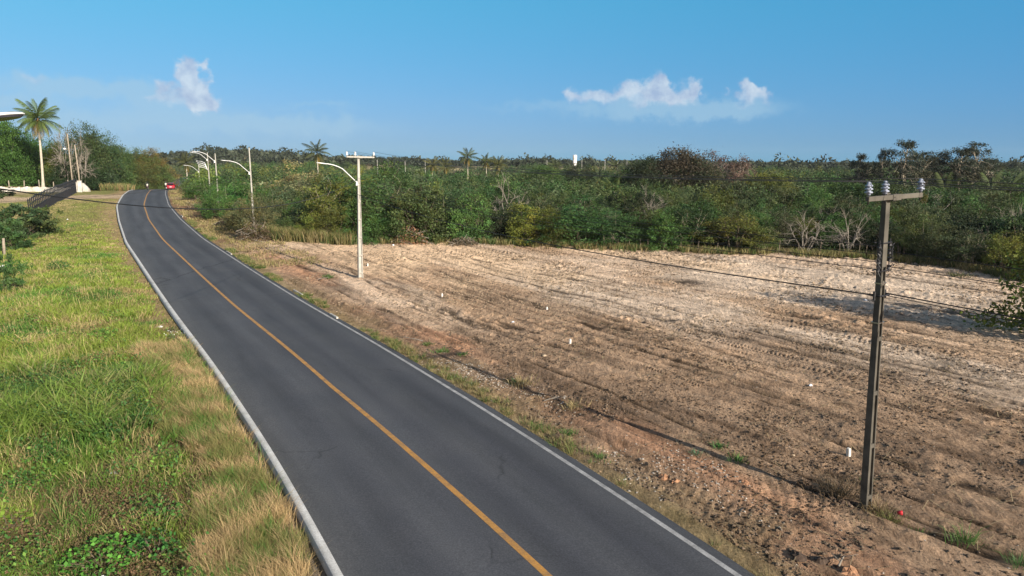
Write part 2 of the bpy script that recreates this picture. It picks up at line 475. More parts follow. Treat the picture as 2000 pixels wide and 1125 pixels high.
M['blue'] = simple('blue_plastic', (.05, .08, .2), .4)
M['whitewash'] = worn_paint('whitewash', (.60, .58, .54), (.26, .225, .18), 1.2, .46, .62)
M['wood'] = simple('grey_wood', (.27, .23, .18), .9, var=.3, scale=5)
M['marker'] = simple('white_concrete', (.56, .54, .50), .8, var=.25, scale=20)
M['red_plastic'] = simple('red_plastic', (.45, .02, .03), .45, var=.1)
M['litter'] = simple('white_plastic', (.72, .74, .78), .5, var=.08)
M['red_car'] = simple('red_car_paint', (.30, .018, .035), .18, var=.05, spec=.6)
M['car_glass'] = simple('dark_car_glass', (.01, .012, .015), .06, var=.05, spec=.6)
M['tyre'] = simple('tyre_rubber', (.018, .018, .018), .8, var=.1)
M['chrome'] = simple('grey_metal', (.5, .5, .52), .3, metal=1, var=.05)
M['light_red'] = simple('red_lens', (.5, .01, .01), .2, var=.05)
M['light_white'] = simple('clear_lens', (.75, .75, .72), .1, var=.03)
M['plate'] = simple('grey_plate', (.55, .56, .58), .5, var=.03)
M['skin'] = simple('skin', (.22, .12, .075), .6, var=.05)
M['cloth_dark'] = simple('dark_cloth', (.03, .03, .035), .9, var=.2)
M['cloth_white'] = simple('pale_cloth', (.55, .52, .45), .9, var=.1)
M['stone'] = simple('tan_stone', (.34, .27, .19), .9, var=.25, scale=12)
M['tower'] = simple('white_tower_paint', (.80, .80, .79), .7, var=.05, scale=.4)
M['cellwhite'] = M['tower']

# ------------------------------------------------------------------ ground sheet (polar rings, finest where the drone sees it large)
ang = np.concatenate([np.linspace(-PI, R(-47), 40)[:-1], np.linspace(R(-47), R(-8), 330)[:-1], np.linspace(R(-8), R(43), 980)[:-1], np.linspace(R(43), PI, 40)])[:-1]
rad = [4.0]
while rad[-1] < 7000:
    r_ = rad[-1]
    k = .02 if r_ < 11 else (.0040 if r_ < 62 else (.009 if r_ < 160 else .05))
    rad.append(r_ * (1 + k))
rad = np.array(rad)
NA, NR = len(ang), len(rad)
AA, RR = np.meshgrid(ang, rad)
GX = (RR * np.sin(AA)).ravel(); GY = (RR * np.cos(AA)).ravel()
GZ = height(GX, GY)
GN, GFF, _ = road_coord(GX, GY)
GD = np.hypot(GX, GY); GA = np.arctan2(GX, GY)
# fade the fine relief inside the woods
C = lambda *c: np.array(c, float)
def mixc(a, b, w): return a * (1 - w[:, None]) + b * w[:, None]
def blob(px, py, rx, ry, rot=0.0):
    """soft patch on the ground round the point seen at that pixel: rx along the furrows, ry across"""
    x0, y0 = at(px, py)
    s = (GX - x0) * -.54 + (GY - y0) * .84; t = (GX - x0) * .84 + (GY - y0) * .54
    d = np.hypot(s / rx, t / ry) + (fbm(GX / 3.0, GY / 3.0, 91, 3) - .5) * 1.1
    return 1 - sstep(.45, 1.15, d)

def lot_colours():
    n2 = GX * .84 + GY * .54; s2 = -.54 * GX + .84 * GY
    tan_ = C(.38, .275, .185); pale = C(.56, .455, .345); brown = C(.235, .172, .118); orange = C(.40, .235, .145); dark = C(.11, .078, .054); grey = C(.50, .42, .33)
    c = np.tile(tan_, (len(GX), 1))
    big = fbm(GX / 14, GY / 14, 101, 4)
    # the far half is dry pale sand, the near half darker brown
    farw = sstep(27, 44, GD + (big - .5) * 22)
    c = mixc(np.tile(brown, (len(GX), 1)) * 1.25, c, .35 + .65 * farw)
    c = mixc(c, pale, .75 * farw * sstep(.35, .6, fbm(n2 / 3.5, s2 / 14, 102, 4)))
    for p in ((1650, 560, 22, 11), (1900, 600, 16, 7), (1300, 600, 15, 5), (1500, 530, 26, 6), (1850, 730, 8, 3.5)):
        c = mixc(c, grey, .85 * blob(*p))
    for p in ((720, 500, 20, 4), (900, 500, 16, 6), (1200, 490, 20, 3)):
        c = mixc(c, C(.60, .46, .31), .75 * blob(*p))
    for p in ((1050, 720, 12, 2.6), (1350, 800, 8, 3), (1550, 830, 8, 3), (1800, 880, 6, 3), (1100, 620, 12, 3), (1600, 700, 9, 3), (1900, 980, 5, 4)):
        c = mixc(c, brown, .5 * blob(*p))
    for p in ((760, 640, 10, 1.6), (860, 660, 6, 1.2), (1060, 800, 4, 1.3), (1230, 850, 4, 1.3), (1380, 920, 4, 1.2), (1640, 1110, 2, 1.6), (660, 600, 9, 1.4), (560, 520, 16, 1.8)):
        c = mixc(c, orange, .8 * blob(*p))
    for p in ((1780, 870, 2.2, 1.0), (1240, 820, 3, .8), (1080, 740, 6, .8), (1400, 830, 3, .8), (1930, 905, 2, .8), (1200, 572, 4, 1.0), (1850, 610, 3, .6), (1480, 655, 4, .8)):
        c = mixc(c, dark, .42 * blob(*p))
    # moister soil streaks along the furrows; grooves also take clod shade as colour
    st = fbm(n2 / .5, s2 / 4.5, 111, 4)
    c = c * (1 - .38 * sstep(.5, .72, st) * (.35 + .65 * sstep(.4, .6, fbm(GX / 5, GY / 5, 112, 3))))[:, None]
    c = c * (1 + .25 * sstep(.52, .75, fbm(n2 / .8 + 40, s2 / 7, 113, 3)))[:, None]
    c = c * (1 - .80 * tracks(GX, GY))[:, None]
    # thin weedy strip beside the asphalt
    w = (1 - sstep(4.3, 6.0, GN + (fbm(GX / 1.5, GY / 1.5, 114, 3) - .5) * 2.2)) * .8
    c = mixc(c, C(.20, .165, .085), w)
    w = (1 - sstep(.6, 1.3, np.abs(GN - 5.3) + (fbm(GX / 2, GY / 2, 115, 3) - .5) * 1.6)) * sstep(80, 50, GFF) * .5
    c = mixc(c, brown, w)
    return c * np.array([1.47, 1.41, 1.39])

def verge_colours():
    ml = -GN - HW - .25
    c = np.tile(C(.155, .165, .05), (len(GX), 1))
    nz = fbm(GX / 2.2, GY / 2.2, 121, 4)
    c = mixc(c, C(.28, .21, .10), sstep(.45, .65, nz) * .8)
    straw = .85 * (1 - sstep(2.0, 3.4, ml + (nz - .5) * 2)) * (1 - sstep(24, 34, GFF)) 
    c = mixc(c, C(.20, .15, .078), straw)  # soil under the straw darkened in colour for shaded gaps between tufts
    tanr = (1 - sstep(.8, 3.2, ml + (nz - .5) * 3)) * sstep(30, 45, GFF)
    c = mixc(c, C(.38, .28, .15), tanr)
    lush = np.maximum(np.maximum(blobv(170, 770, 4.0), blobv(60, 830, 3.5)), blobv(40, 750, 2.5))
    c = mixc(c, C(.05, .075, .02), lush * .8)
    weed = (1 - sstep(13, 17, GFF)) * sstep(2.5, 4, ml)
    c = mixc(c, C(.11, .085, .045), weed * .8)
    far = sstep(75, 95, GFF)
    c = mixc(c, C(.24, .245, .08), far * sstep(2, 4, ml))
    c = mixc(c, C(.36, .27, .14), far * sstep(.5, .66, fbm(GX / 6, GY / 6, 124, 3)) * .5)
    gut = 1 - sstep(.25, .6, ml + (nz - .5) * .8)
    c = mixc(c, C(.24, .21, .175), gut * (1 - sstep(30, 40, GFF)))
    return c

def blobv(px, py, r):
    x0, y0 = at(px, py)
    d = np.hypot(GX - x0, GY - y0) / r + (fbm(GX / 1.8, GY / 1.8, 131, 3) - .5) * 1.0
    return 1 - sstep(.5, 1.1, d)

in_lot = (GN > 0) & (GFF < 160) & (GD < edge_r(GA) + 1.5) & (GA > _ea[0]) & (GA < R(80))
left = (GN <= 0) & (GFF < 300)
gc = np.tile(C(.10, .085, .045), (len(GX), 1))
gc = mixc(gc, C(.19, .16, .085), sstep(.45, .65, fbm(GX / 20, GY / 20, 141, 4)))
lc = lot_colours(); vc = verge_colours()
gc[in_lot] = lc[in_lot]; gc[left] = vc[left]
# dry strip beside the road where it climbs to the bend
w = (GN > 3) & (GFF > 58) & (GD < edge_r(GA) + 2)
dry = mixc(np.tile(C(.34, .26, .14), (len(GX), 1)), C(.24, .15, .085), sstep(.45, .62, fbm(GX / 3, GY / 3, 151, 3)))
ww = sstep(58, 75, GFF) * w
gc = mixc(gc, dry, ww)
# sandy drive to the gate, and a sandy track in front of the white wall
gx0, gy0 = at(196, 381)
drv = (1 - sstep(.5, 1, np.abs((GFF - 133) / 7.5) + (fbm(GX / 4, GY / 4, 152, 2) - .5) * .6)) * (GN < -3.2) * (1 - sstep(24, 34, -GN))
gc = mixc(gc, C(.52, .40, .27), drv * .95)
tx0, ty0 = at(60, 372)
trk = (1 - sstep(.6, 1.1, np.abs(GY - (ty0 + (GX - tx0) * .12)) / 2.0)) * (GX < at(140, 372)[0]) * (GX > -150)
gc = mixc(gc, C(.48, .38, .26), trk * .9)
# pale open fields far beyond the scrub
FIELDS = [(-95, -8, 455, 500), (20, 58, 462, 500), (-40, 0, 600, 640), (70, 120, 560, 590)]
for x0, x1, y0, y1 in FIELDS:
    m_ = sstep(x0 - 8, x0 + 4, GX) * (1 - sstep(x1 - 4, x1 + 8, GX)) * sstep(y0 - 6, y0 + 4, GY) * (1 - sstep(y1 - 4, y1 + 6, GY))
    gc = mixc(gc, C(.42, .36, .20), m_)
# loose rubble patch in the verge
V = np.stack([GX, GY, GZ], 1)
idx = np.arange(NR * NA).reshape(NR, NA)
a_ = idx[:-1]; b_ = idx[1:]
quads = np.stack([a_, b_, np.roll(b_, -1, 1), np.roll(a_, -1, 1)], -1).reshape(-1, 4)[:, ::-1]
lotq = in_lot[quads].all(1); lefq = left[quads].all(1) & ~lotq & (GFF[quads[:, 0]] < 122) & (GN[quads[:, 0]] > -40) & (GN[quads[:, 0]] < -3)
def sub(name, mask, extra=None, fl=None):
    q = quads[mask]
    u, inv = np.unique(q.ravel(), return_inverse=True)
    vv = V[u]; cc = gc[u]; ff = [inv.reshape(-1, 4)]
    if fl is not None:
        i0 = np.searchsorted(u, idx[0])
        vv = np.vstack([vv, [[0, 0, float(height(0, 0)[0])]]]); cc = np.vstack([cc, cc[i0[0]][None]])
        k = len(vv) - 1
        ff.append(np.stack([np.full(NA, k), i0, np.roll(i0, -1)], 1)[:, ::-1])
    return tag(obj_np(name, vv, ff, M['soil'], cc, True), kind='structure')
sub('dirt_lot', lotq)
sub('grass_verge', lefq)
sub('ground', ~lotq & ~lefq, fl=True)

# ------------------------------------------------------------------ road, markings, kerb
def ribbon(name, mat, ns, zs, F0, F1, step, smooth=True, edge_jit=0):
    Fs = np.arange(F0, F1, step)
    X, tx, ty, e = road_xy(Fs)
    ns = np.array(ns, float); zs = np.array(zs, float)
    K = len(ns)
    nn = np.tile(ns, (len(Fs), 1))
    if edge_jit:
        nn[:, -1] += (fbm(Fs / .9, Fs * 0, 161, 3) - .5) * edge_jit
        nn[:, -2] = np.minimum(nn[:, -2], nn[:, -1] - .01)
    PX = X[:, None] + nn * ty[:, None]; PY = Fs[:, None] - nn * tx[:, None]; PZ = e[:, None] + zs[None]
    V_ = np.stack([PX, PY, PZ], -1).reshape(-1, 3)
    i = np.arange(len(Fs) * K).reshape(len(Fs), K)
    q = np.stack([i[:-1, :-1], i[:-1, 1:], i[1:, 1:], i[1:, :-1]], -1).reshape(-1, 4)
    L = np.concatenate([[0], np.cumsum(np.hypot(np.diff(X), np.diff(Fs)))])
    col = np.stack([np.clip((nn + HW) / (2 * HW + .4), 0, 1), np.tile((L / 400)[:, None], (1, K)), np.zeros_like(nn)], -1).reshape(-1, 3)
    return tag(obj_np(name, V_, q, mat, col, smooth), kind='structure')

nsr = [-HW, -3, -2, -1, 0, 1, 2, 3, 3.3, 3.5, 3.75, 3.86]
ribbon('road', M['asphalt'], nsr, [-.01, .0, .03, .05, .06, .05, .03, .0, -.005, -.01, -.02, -.22], -28, 306, .5, edge_jit=.32)
# the orange line lies a little left of the middle where the lane widens
def line(name, mat, nf, w, dz, F0, F1):
    Fs = np.arange(F0, F1, .5)
    X, tx, ty, e = road_xy(Fs)
    n0 = nf(Fs)
    rows = []
    for s in (-w / 2, w / 2):
        n = n0 + s
        z = e + np.interp(n, nsr[:11], [-.01, .0, .03, .05, .06, .05, .03, .0, -.005, -.01, -.02]) + dz
        rows.append(np.stack([X + n * ty, Fs - n * tx, z], -1))
    V_ = np.stack(rows, 1).reshape(-1, 3)
    i = np.arange(len(Fs) * 2).reshape(-1, 2)
    q = np.stack([i[:-1, 0], i[:-1, 1], i[1:, 1], i[1:, 0]], -1)
    return tag(obj_np(name, V_, q, mat), kind='structure')
cn = lambda F: np.interp(F, [0, 12, 25, 40, 90, 108, 131, 152], [.1, .05, -.3, -.35, -.25, .05, .35, .5])
line('centre_line', M['orange'], cn, .16, .005, -28, 305)
line('edge_line', M['white_line'], lambda F: F * 0 + 3.42, .13, .005, -28, 305)
ribbon('kerb', M['kerb'], [-HW - .195, -HW - .19, -HW - .01, -HW + .005], [-.42, .035, .04, -.03], -28, 160, .5, False)

# ------------------------------------------------------------------ vegetation meshes
def quad_leaves(P, L, W, cols, flat=.0, droop=0.0, r=rng):
    """one four-cornered leaf per point, random turn"""
    n = len(P)
    d = r.normal(size=(n, 3)); d[:, 2] = d[:, 2] * (1 - flat) - droop
    d /= np.linalg.norm(d, axis=1)[:, None]
    s = r.normal(size=(n, 3)); s[:, 2] *= (1 - flat)
    s -= d * (s * d).sum(1)[:, None]; s /= np.linalg.norm(s, axis=1)[:, None]
    L = np.broadcast_to(np.asarray(L, float), (n,))[:, None]; W = np.broadcast_to(np.asarray(W, float), (n,))[:, None]
    v = np.stack([P - d * L / 2, P + s * W / 2 - d * L * .05, P + d * L / 2, P - s * W / 2 - d * L * .05], 1).reshape(-1, 3)
    q = np.arange(4 * n).reshape(-1, 4)
    return v, q, np.repeat(cols, 4, 0)

def tree_parts(seed, Hh, Rr, kind):
    """returns (trunk MB, leaf V, F, C) for a tree of about height Hh and crown radius Rr, foot at the origin"""
    r = np.random.default_rng(seed); rnd = random.Random(seed)
    P = dict(scrub=dict(stems=5, z0=.30, clumps=100, lpc=75, L=.24, W=.085, rc=.46, sh=.6, spread=.35),
             fine=dict(stems=6, z0=.18, clumps=110, lpc=72, L=.22, W=.065, rc=.50, sh=.55, spread=.4),
             dense=dict(stems=2, z0=.12, clumps=150, lpc=60, L=.28, W=.14, rc=.55, sh=.75, spread=.2),
             mango=dict(stems=1, z0=.10, clumps=280, lpc=95, L=.30, W=.14, rc=.62, sh=.8, spread=.15),
             bare=dict(stems=5, z0=.25, clumps=34, lpc=6, L=.2, W=.08, rc=.5, sh=.5, spread=.35),
             euc=dict(stems=2, z0=.30, clumps=64, lpc=85, L=.34, W=.12, rc=.58, sh=.35, spread=.10),
             bush=dict(stems=6, z0=.05, clumps=46, lpc=70, L=.20, W=.09, rc=.34, sh=.5, spread=.5))[kind]
    tb = MB()
    cl = []
    for i in range(P['clumps']):
        th = r.uniform(0, 2 * PI); u = r.uniform(0, 1)
        el = math.asin(u) if r.uniform() < .8 else -r.uniform(0, .35)
        rr = r.uniform(P['sh'], 1.0) if r.uniform() < .85 else r.uniform(.2, .8)
        lump = 1 + .26 * math.sin(th * 3 + seed) + .16 * math.sin(th * 5 + el * 4 + seed * 2)
        x = Rr * rr * math.cos(el) * math.cos(th) * lump; y = Rr * rr * math.cos(el) * math.sin(th) * lump
        zc = Hh * P['z0']; hz = Hh * (1 - P['z0'])
        z = zc + hz * (rr * math.sin(max(el, -.1)) * .92 * (.85 + .3 * r.uniform()) * (1 + .15 * math.sin(th * 2 + seed * 3)) + .06)
        if kind == 'scrub': z = zc + (z - zc) * (.75 + .25 * (1 - math.hypot(x, y) / Rr)) + .04 * Hh
        if kind == 'euc':
            u2 = r.uniform(); q2 = Rr * (.30 + .7 * math.sin(PI * min(1, u2 * .85 + .12))) * math.sqrt(r.uniform())
            x, y, z = q2 * math.cos(th), q2 * math.sin(th), Hh * (.22 + .74 * u2)
        cl.append((x, y, max(z, Hh * P['z0'] * .6)))
    cl = np.array(cl)
    zb = cl[:, 2].min(); top_ = np.percentile(cl[:, 2], 96)
    cl[:, 2] = zb + (cl[:, 2] - zb) * (Hh * .94 - zb) / (top_ - zb)
    # stems and limbs: each stem leads to a group of clumps
    S = P['stems']
    tr = {'mango': .17, 'dense': .13, 'euc': .06, 'scrub': .085, 'fine': .05, 'bare': .10, 'bush': .03}[kind] * Hh / 5
    forks = []
    for s in range(S):
        a = 2 * PI * s / S + r.uniform(-.5, .5)
        d = Rr * P['spread'] * r.uniform(.6, 1.3)
        zf = Hh * (P['z0'] + .12 + .2 * r.uniform()) if kind != 'euc' else Hh * r.uniform(.55, .75)
        b = Vector((math.cos(a) * .12 * (S > 1), math.sin(a) * .12 * (S > 1), -.3))
        t = Vector((d * math.cos(a), d * math.sin(a), zf))
        m1 = b.lerp(t, .35) + Vector((r.uniform(-.2, .2), r.uniform(-.2, .2), 0)) * Hh / 5
        m2 = b.lerp(t, .7) + Vector((r.uniform(-.2, .2), r.uniform(-.2, .2), .1)) * Hh / 5
        tb.tube([b, m1, m2, t], [tr, tr * .8, tr * .65, tr * .5], 5, False)
        forks.append((t, m2))
    for c in cl[: (90 if kind in ('bare',) else 46)]:
        c = Vector(c)
        t, m2 = min(forks, key=lambda f: (f[0] - c).length)
        o = t if rnd.random() < .7 else m2
        mid = o.lerp(c, .5) + Vector((rnd.uniform(-.25, .25), rnd.uniform(-.25, .25), rnd.uniform(0, .35))) * Hh / 6
        k = .42 if kind == 'bare' else .36
        tb.tube([o, mid, c], [tr * k, tr * k * .6, tr * .08], 4, False)
        if kind in ('bare', 'scrub'):
            for q in range(6 if kind == 'bare' else 2):
                e = c + Vector((rnd.gauss(0, .5), rnd.gauss(0, .5), rnd.uniform(-.1, .8))) * Hh / 5
                s0 = mid.lerp(c, rnd.uniform(.1, 1))
                tb.tube([s0, s0.lerp(e, .5) + Vector((0, 0, .08)), e], [tr * .16, tr * .12, tr * .05], 3, False)
    n = P['clumps'] * P['lpc']
    ci = np.repeat(np.arange(P['clumps']), P['lpc'])
    rc = P['rc'] * (Rr / 2.8) * (.7 + .7 * r.uniform(size=P['clumps']))[ci]
    off = r.normal(size=(n, 3)) * .62
    off[:, 2] *= .6
    Pn = cl[ci] + off * rc[:, None]
    Pn[:, 2] = np.maximum(Pn[:, 2], .05)
    ccol = (.60 + .75 * r.uniform(size=P['clumps']))[ci]
    hue = r.normal(size=P['clumps'])[ci] * .10
    b = ccol * (.84 + .32 * r.uniform(size=n))
    cols = np.stack([b * (1 + hue), b, b * (1 - .6 * hue)], 1)
    yell = r.uniform(size=n) < .05
    cols[yell] *= np.array([1.35, 1.2, .9])
    Lf = P['L'] * (.6 + .8 * r.uniform(size=n)); Wf = P['W'] * (.6 + .8 * r.uniform(size=n))
    v, q, c = quad_leaves(Pn, Lf, Wf, cols, .35 if kind in ('scrub', 'fine') else .1, .15, r)
    return tb, v, q, c

def proto(seed, Hh, Rr, kind, bark):
    tb, v, q, c = tree_parts(seed, Hh, Rr, kind)
    tm = bpy.data.meshes.new('trunk'); tm.from_pydata(tb.v, [], tb.f); tm.materials.append(bark)
    tm.polygons.foreach_set('use_smooth', [True] * len(tm.polygons))
    cm = mesh_np('crown', v, q, M['leaf'], c)
    return dict(trunk=tm, crown=cm, H=Hh, R=Rr, kind=kind)

PROTO = {'scrub': [proto(10 + i, 5, 3.0, 'scrub', M['bark'] if i % 2 else M['pale_bark']) for i in range(5)],
         'fine': [proto(30 + i, 4, 2.6, 'fine', M['bark'] if i % 2 else M['pale_bark']) for i in range(4)],
         'dense': [proto(40 + i, 6, 3.4, 'dense', M['bark']) for i in range(3)],
         'mango': [proto(50 + i, 9, 5.0, 'mango', M['bark']) for i in range(2)],
         'bare': [proto(60 + i, 5, 2.8, 'bare', M['dead_wood']) for i in range(3)],
         'euc': [proto(70 + i, 11, 3.0, 'euc', M['pale_bark']) for i in range(3)],
         'bush': [proto(80 + i, 2, 1.6, 'bush', M['bark']) for i in range(4)]}

def add_tree(name, kind, x, y, Hh, Rr, colr, label, cat, group=None, var=None, lean=0):
    p = PROTO[kind][var if var is not None else random.randrange(len(PROTO[kind]))]
    z = H1(x, y) - .05
    o = empty(name, (x, y, z), random.uniform(0, 2 * PI), (Rr / p['R'], Rr / p['R'], Hh / p['H']), label, cat, group)
    if lean: o.rotation_euler[0] = lean
    t = link(bpy.data.objects.new('trunk', p['trunk']), o)
    c = link(bpy.data.objects.new('crown', p['crown']), o)
    c.color = (*colr, 1)
    return o

# ------------------------------------------------------------------ the trees one can tell apart
OLIVE, DEEP, MID, YEL, GREY, BROWN, DARK = (.076, .094, .032), (.042, .076, .027), (.062, .112, .033), (.165, .185, .034), (.088, .102, .055), (.080, .070, .044), (.032, .046, .021)
TREES = []          # (x, y, R) kept clear for the filling trees

def px_tree(name, px, z, top_py, Rr, kind, colr, label, cat='tree', group=None, var=None):
    x, y = at_z(px, z)
    a, f, u = ray(px, top_py)
    top = CAMH + u * z
    Hh = max(1.2, top - H1(x, y))
    TREES.append((x, y, Rr))
    return add_tree(name, kind, x, y, Hh, Rr, colr, label, cat, group, var)

px_tree('thorn_tree', 716, 76, 352, 5.2, 'scrub', MID, 'spreading umbrella-shaped thorn tree with forked reddish trunk just right of the lamp post', var=1)
px_tree('thorn_tree', 655, 79, 356, 4.2, 'scrub', DEEP, 'dark green thorn tree behind the street lamp arm at the edge of the lot', var=2)
px_tree('thorn_tree', 820, 76, 366, 4.4, 'scrub', OLIVE, 'olive thorn tree with slanting pale stems, second to the right of the lamp post', var=3)
px_tree('thorn_tree', 900, 79, 385, 3.6, 'fine', OLIVE, 'feathery olive thorn tree behind the heap of dry brushwood', var=0)
px_tree('bare_tree', 988, 86, 348, 3.2, 'bare', GREY, 'leafless whitish tree standing above the scrub left of the yellow-green tree', var=0)
px_tree('leafy_tree', 1036, 72, 402, 2.5, 'dense', YEL, 'small bright yellow-green leafy tree with a visible trunk at the lot edge', var=0)
px_tree('thorn_tree', 975, 74, 422, 2.3, 'dense', DARK, 'low dark round bush-like tree left of the yellow-green tree', var=1)
px_tree('feathery_tree', 1135, 71, 402, 4.6, 'fine', (.055, .125, .036), 'wide vivid green feathery tree at the back edge of the dirt lot', var=1)
px_tree('feathery_tree', 1215, 70, 420, 3.2, 'fine', (.055, .115, .036), 'lower vivid green feathery tree right of the wide one at the lot edge', var=2)
px_tree('bare_tree', 1283, 78, 395, 3.6, 'bare', GREY, 'silvery leafless shrub-like tree with upright twigs above the middle of the lot edge', var=1)
px_tree('thorn_tree', 1345, 69, 412, 3.4, 'scrub', DEEP, 'dark green thorn tree right of the silvery leafless tree', var=0)
px_tree('thorn_tree', 1432, 67, 418, 3.2, 'scrub', (.12, .13, .03), 'olive thorn tree with pale splayed stems right of centre at the lot edge', var=3)
px_tree('bare_tree', 1572, 66, 425, 2.7, 'bare', GREY, 'leaning leafless pale tree with splayed white stems at the lot edge', var=2)
px_tree('bare_tree', 1654, 64, 415, 2.6, 'bare', GREY, 'upright leafless pale tree at the lot edge left of the near utility pole', var=0)
px_tree('bare_tree', 1918, 58, 445, 2.4, 'bare', (.10, .14, .04), 'half bare tree with crooked white trunk at the right end of the lot edge', var=1)
px_tree('leafy_tree', 1890, 62, 425, 3.0, 'dense', DARK, 'dark leafy tree behind the half bare crooked tree', var=2)
px_tree('leafy_tree', 1985, 58, 420, 3.2, 'dense', DEEP, 'dark leafy tree at the right margin behind the near leafy branch', var=0)
px_tree('leafy_tree', 585, 100, 336, 5.6, 'fine', (.25, .24, .12), 'broad pale cream-green dome of a flowering shrub tree left of the lamp post', var=3)
px_tree('feathery_tree', 452, 98, 352, 3.8, 'fine', (.07, .165, .036), 'bright green feathery tree left of the third lamp pole beside the road bend', var=0)
px_tree('feathery_tree', 400, 118, 352, 3.6, 'fine', (.085, .165, .036), 'bright green feathery tree overhanging the road bend', var=2)
px_tree('thorn_tree', 530, 84, 392, 3.2, 'fine', (.17, .165, .07), 'straw-coloured feathery tree in front of the pale cream-green dome', var=1)
px_tree('thorn_tree', 478, 80, 400, 2.8, 'fine', (.15, .15, .065), 'dusty olive shrub tree beside the bare red bank by the road', var=3)
px_tree('leafy_tree', 760, 108, 326, 4.2, 'dense', MID, 'round leafy tree rising behind the lamp post to its right', var=1)
px_tree('feathery_tree', 500, 73.5, 386, 2.0, 'fine', (.12, .125, .055), 'dusty pale bush hiding the foot of the second lamp post', var=2)
px_tree('feathery_tree', 424, 92, 372, 2.2, 'fine', (.075, .15, .036), 'bright green bush hiding the foot of the third lamp post', var=3)
# large dark group in the middle distance
px_tree('spreading_tree', 1322, 128, 297, 6.4, 'mango', (.068, .060, .042), 'tall domed tree with rusty brown crown standing above the scrub', var=0)
px_tree('spreading_tree', 1262, 126, 322, 6.0, 'mango', DARK, 'dark green broad tree left of the rusty brown domed tree', var=1)
px_tree('spreading_tree', 1362, 126, 325, 5.4, 'mango', (.05, .062, .032), 'dark olive broad tree right of the rusty brown domed tree', var=1)
px_tree('spreading_tree', 1218, 128, 345, 3.8, 'mango', (.045, .095, .024), 'fresh green leafy tree at the left foot of the dark broad tree group', var=0)
px_tree('pink_tree', 1402, 140, 307, 5.0, 'fine', (.15, .105, .092), 'pinkish grey half-leafless tree right of the rusty domed tree', var=0)
px_tree('pink_tree', 1442, 138, 311, 3.6, 'scrub', (.15, .105, .085), 'smaller pinkish brown tree, rightmost of the pinkish pair', var=2)
px_tree('spreading_tree', 1498, 112, 343, 4.6, 'mango', (.105, .125, .03), 'yellow-green leafy tree in the middle distance right of the pinkish trees', var=0)
px_tree('spreading_tree', 1450, 116, 360, 3.4, 'mango', (.10, .105, .04), 'low olive leafy tree left of the yellow-green leafy tree', var=1)
px_tree('spreading_tree', 1132, 185, 331, 6.0, 'mango', DARK, 'dark rounded tree in the distance below and right of the white water tower', var=1)
px_tree('spreading_tree', 1060, 175, 326, 6.0, 'mango', MID, 'green rounded tree in the distance left of the white water tower', var=0)
px_tree('spreading_tree', 1655, 98, 362, 4.2, 'mango', (.045, .085, .024), 'dark green leafy tree behind the left end of the pole crossarm', var=0)
px_tree('spreading_tree', 1705, 96, 364, 3.6, 'mango', (.06, .10, .03), 'green leafy tree behind the near utility pole', var=1)
px_tree('spreading_tree', 1860, 88, 382, 4.0, 'mango', (.05, .10, .028), 'dark green leafy tree right of the crossarm in the scrub', var=1)
for px, z, tp, rr, k, lab in ((1757, 128, 273, 3.6, 0, 'tallest eucalyptus of the row, with pale trunk, above the near pole crossarm'),
                              (1800, 130, 296, 3.0, 1, 'slim eucalyptus right of the tallest one'),
                              (1828, 133, 294, 2.8, 2, 'eucalyptus in the middle of the row behind the pole, thin crown'),
                              (1864, 128, 288, 3.4, 0, 'broad eucalyptus right of the middle of the row'),
                              (1895, 128, 279, 3.4, 1, 'rightmost tall eucalyptus, windblown crown'),
                              (1716, 132, 291, 1.7, 2, 'very thin eucalyptus with a tufted top left of the tallest one'),
                              (1672, 136, 299, 2.2, 0, 'leftmost thin eucalyptus of the row'),
                              (1690, 138, 318, 3.0, 1, 'low eucalyptus between the two leftmost thin ones'),
                              (1780, 140, 312, 3.2, 2, 'low dark eucalyptus behind the tallest one'),
                              (1925, 138, 308, 3.0, 0, 'low eucalyptus right of the tall windblown one')):
    px_tree('eucalyptus_tree', px, z, tp, rr, 'euc', (.050, .060, .040), lab, 'tree', 'eucalyptus trees on the right skyline', k)
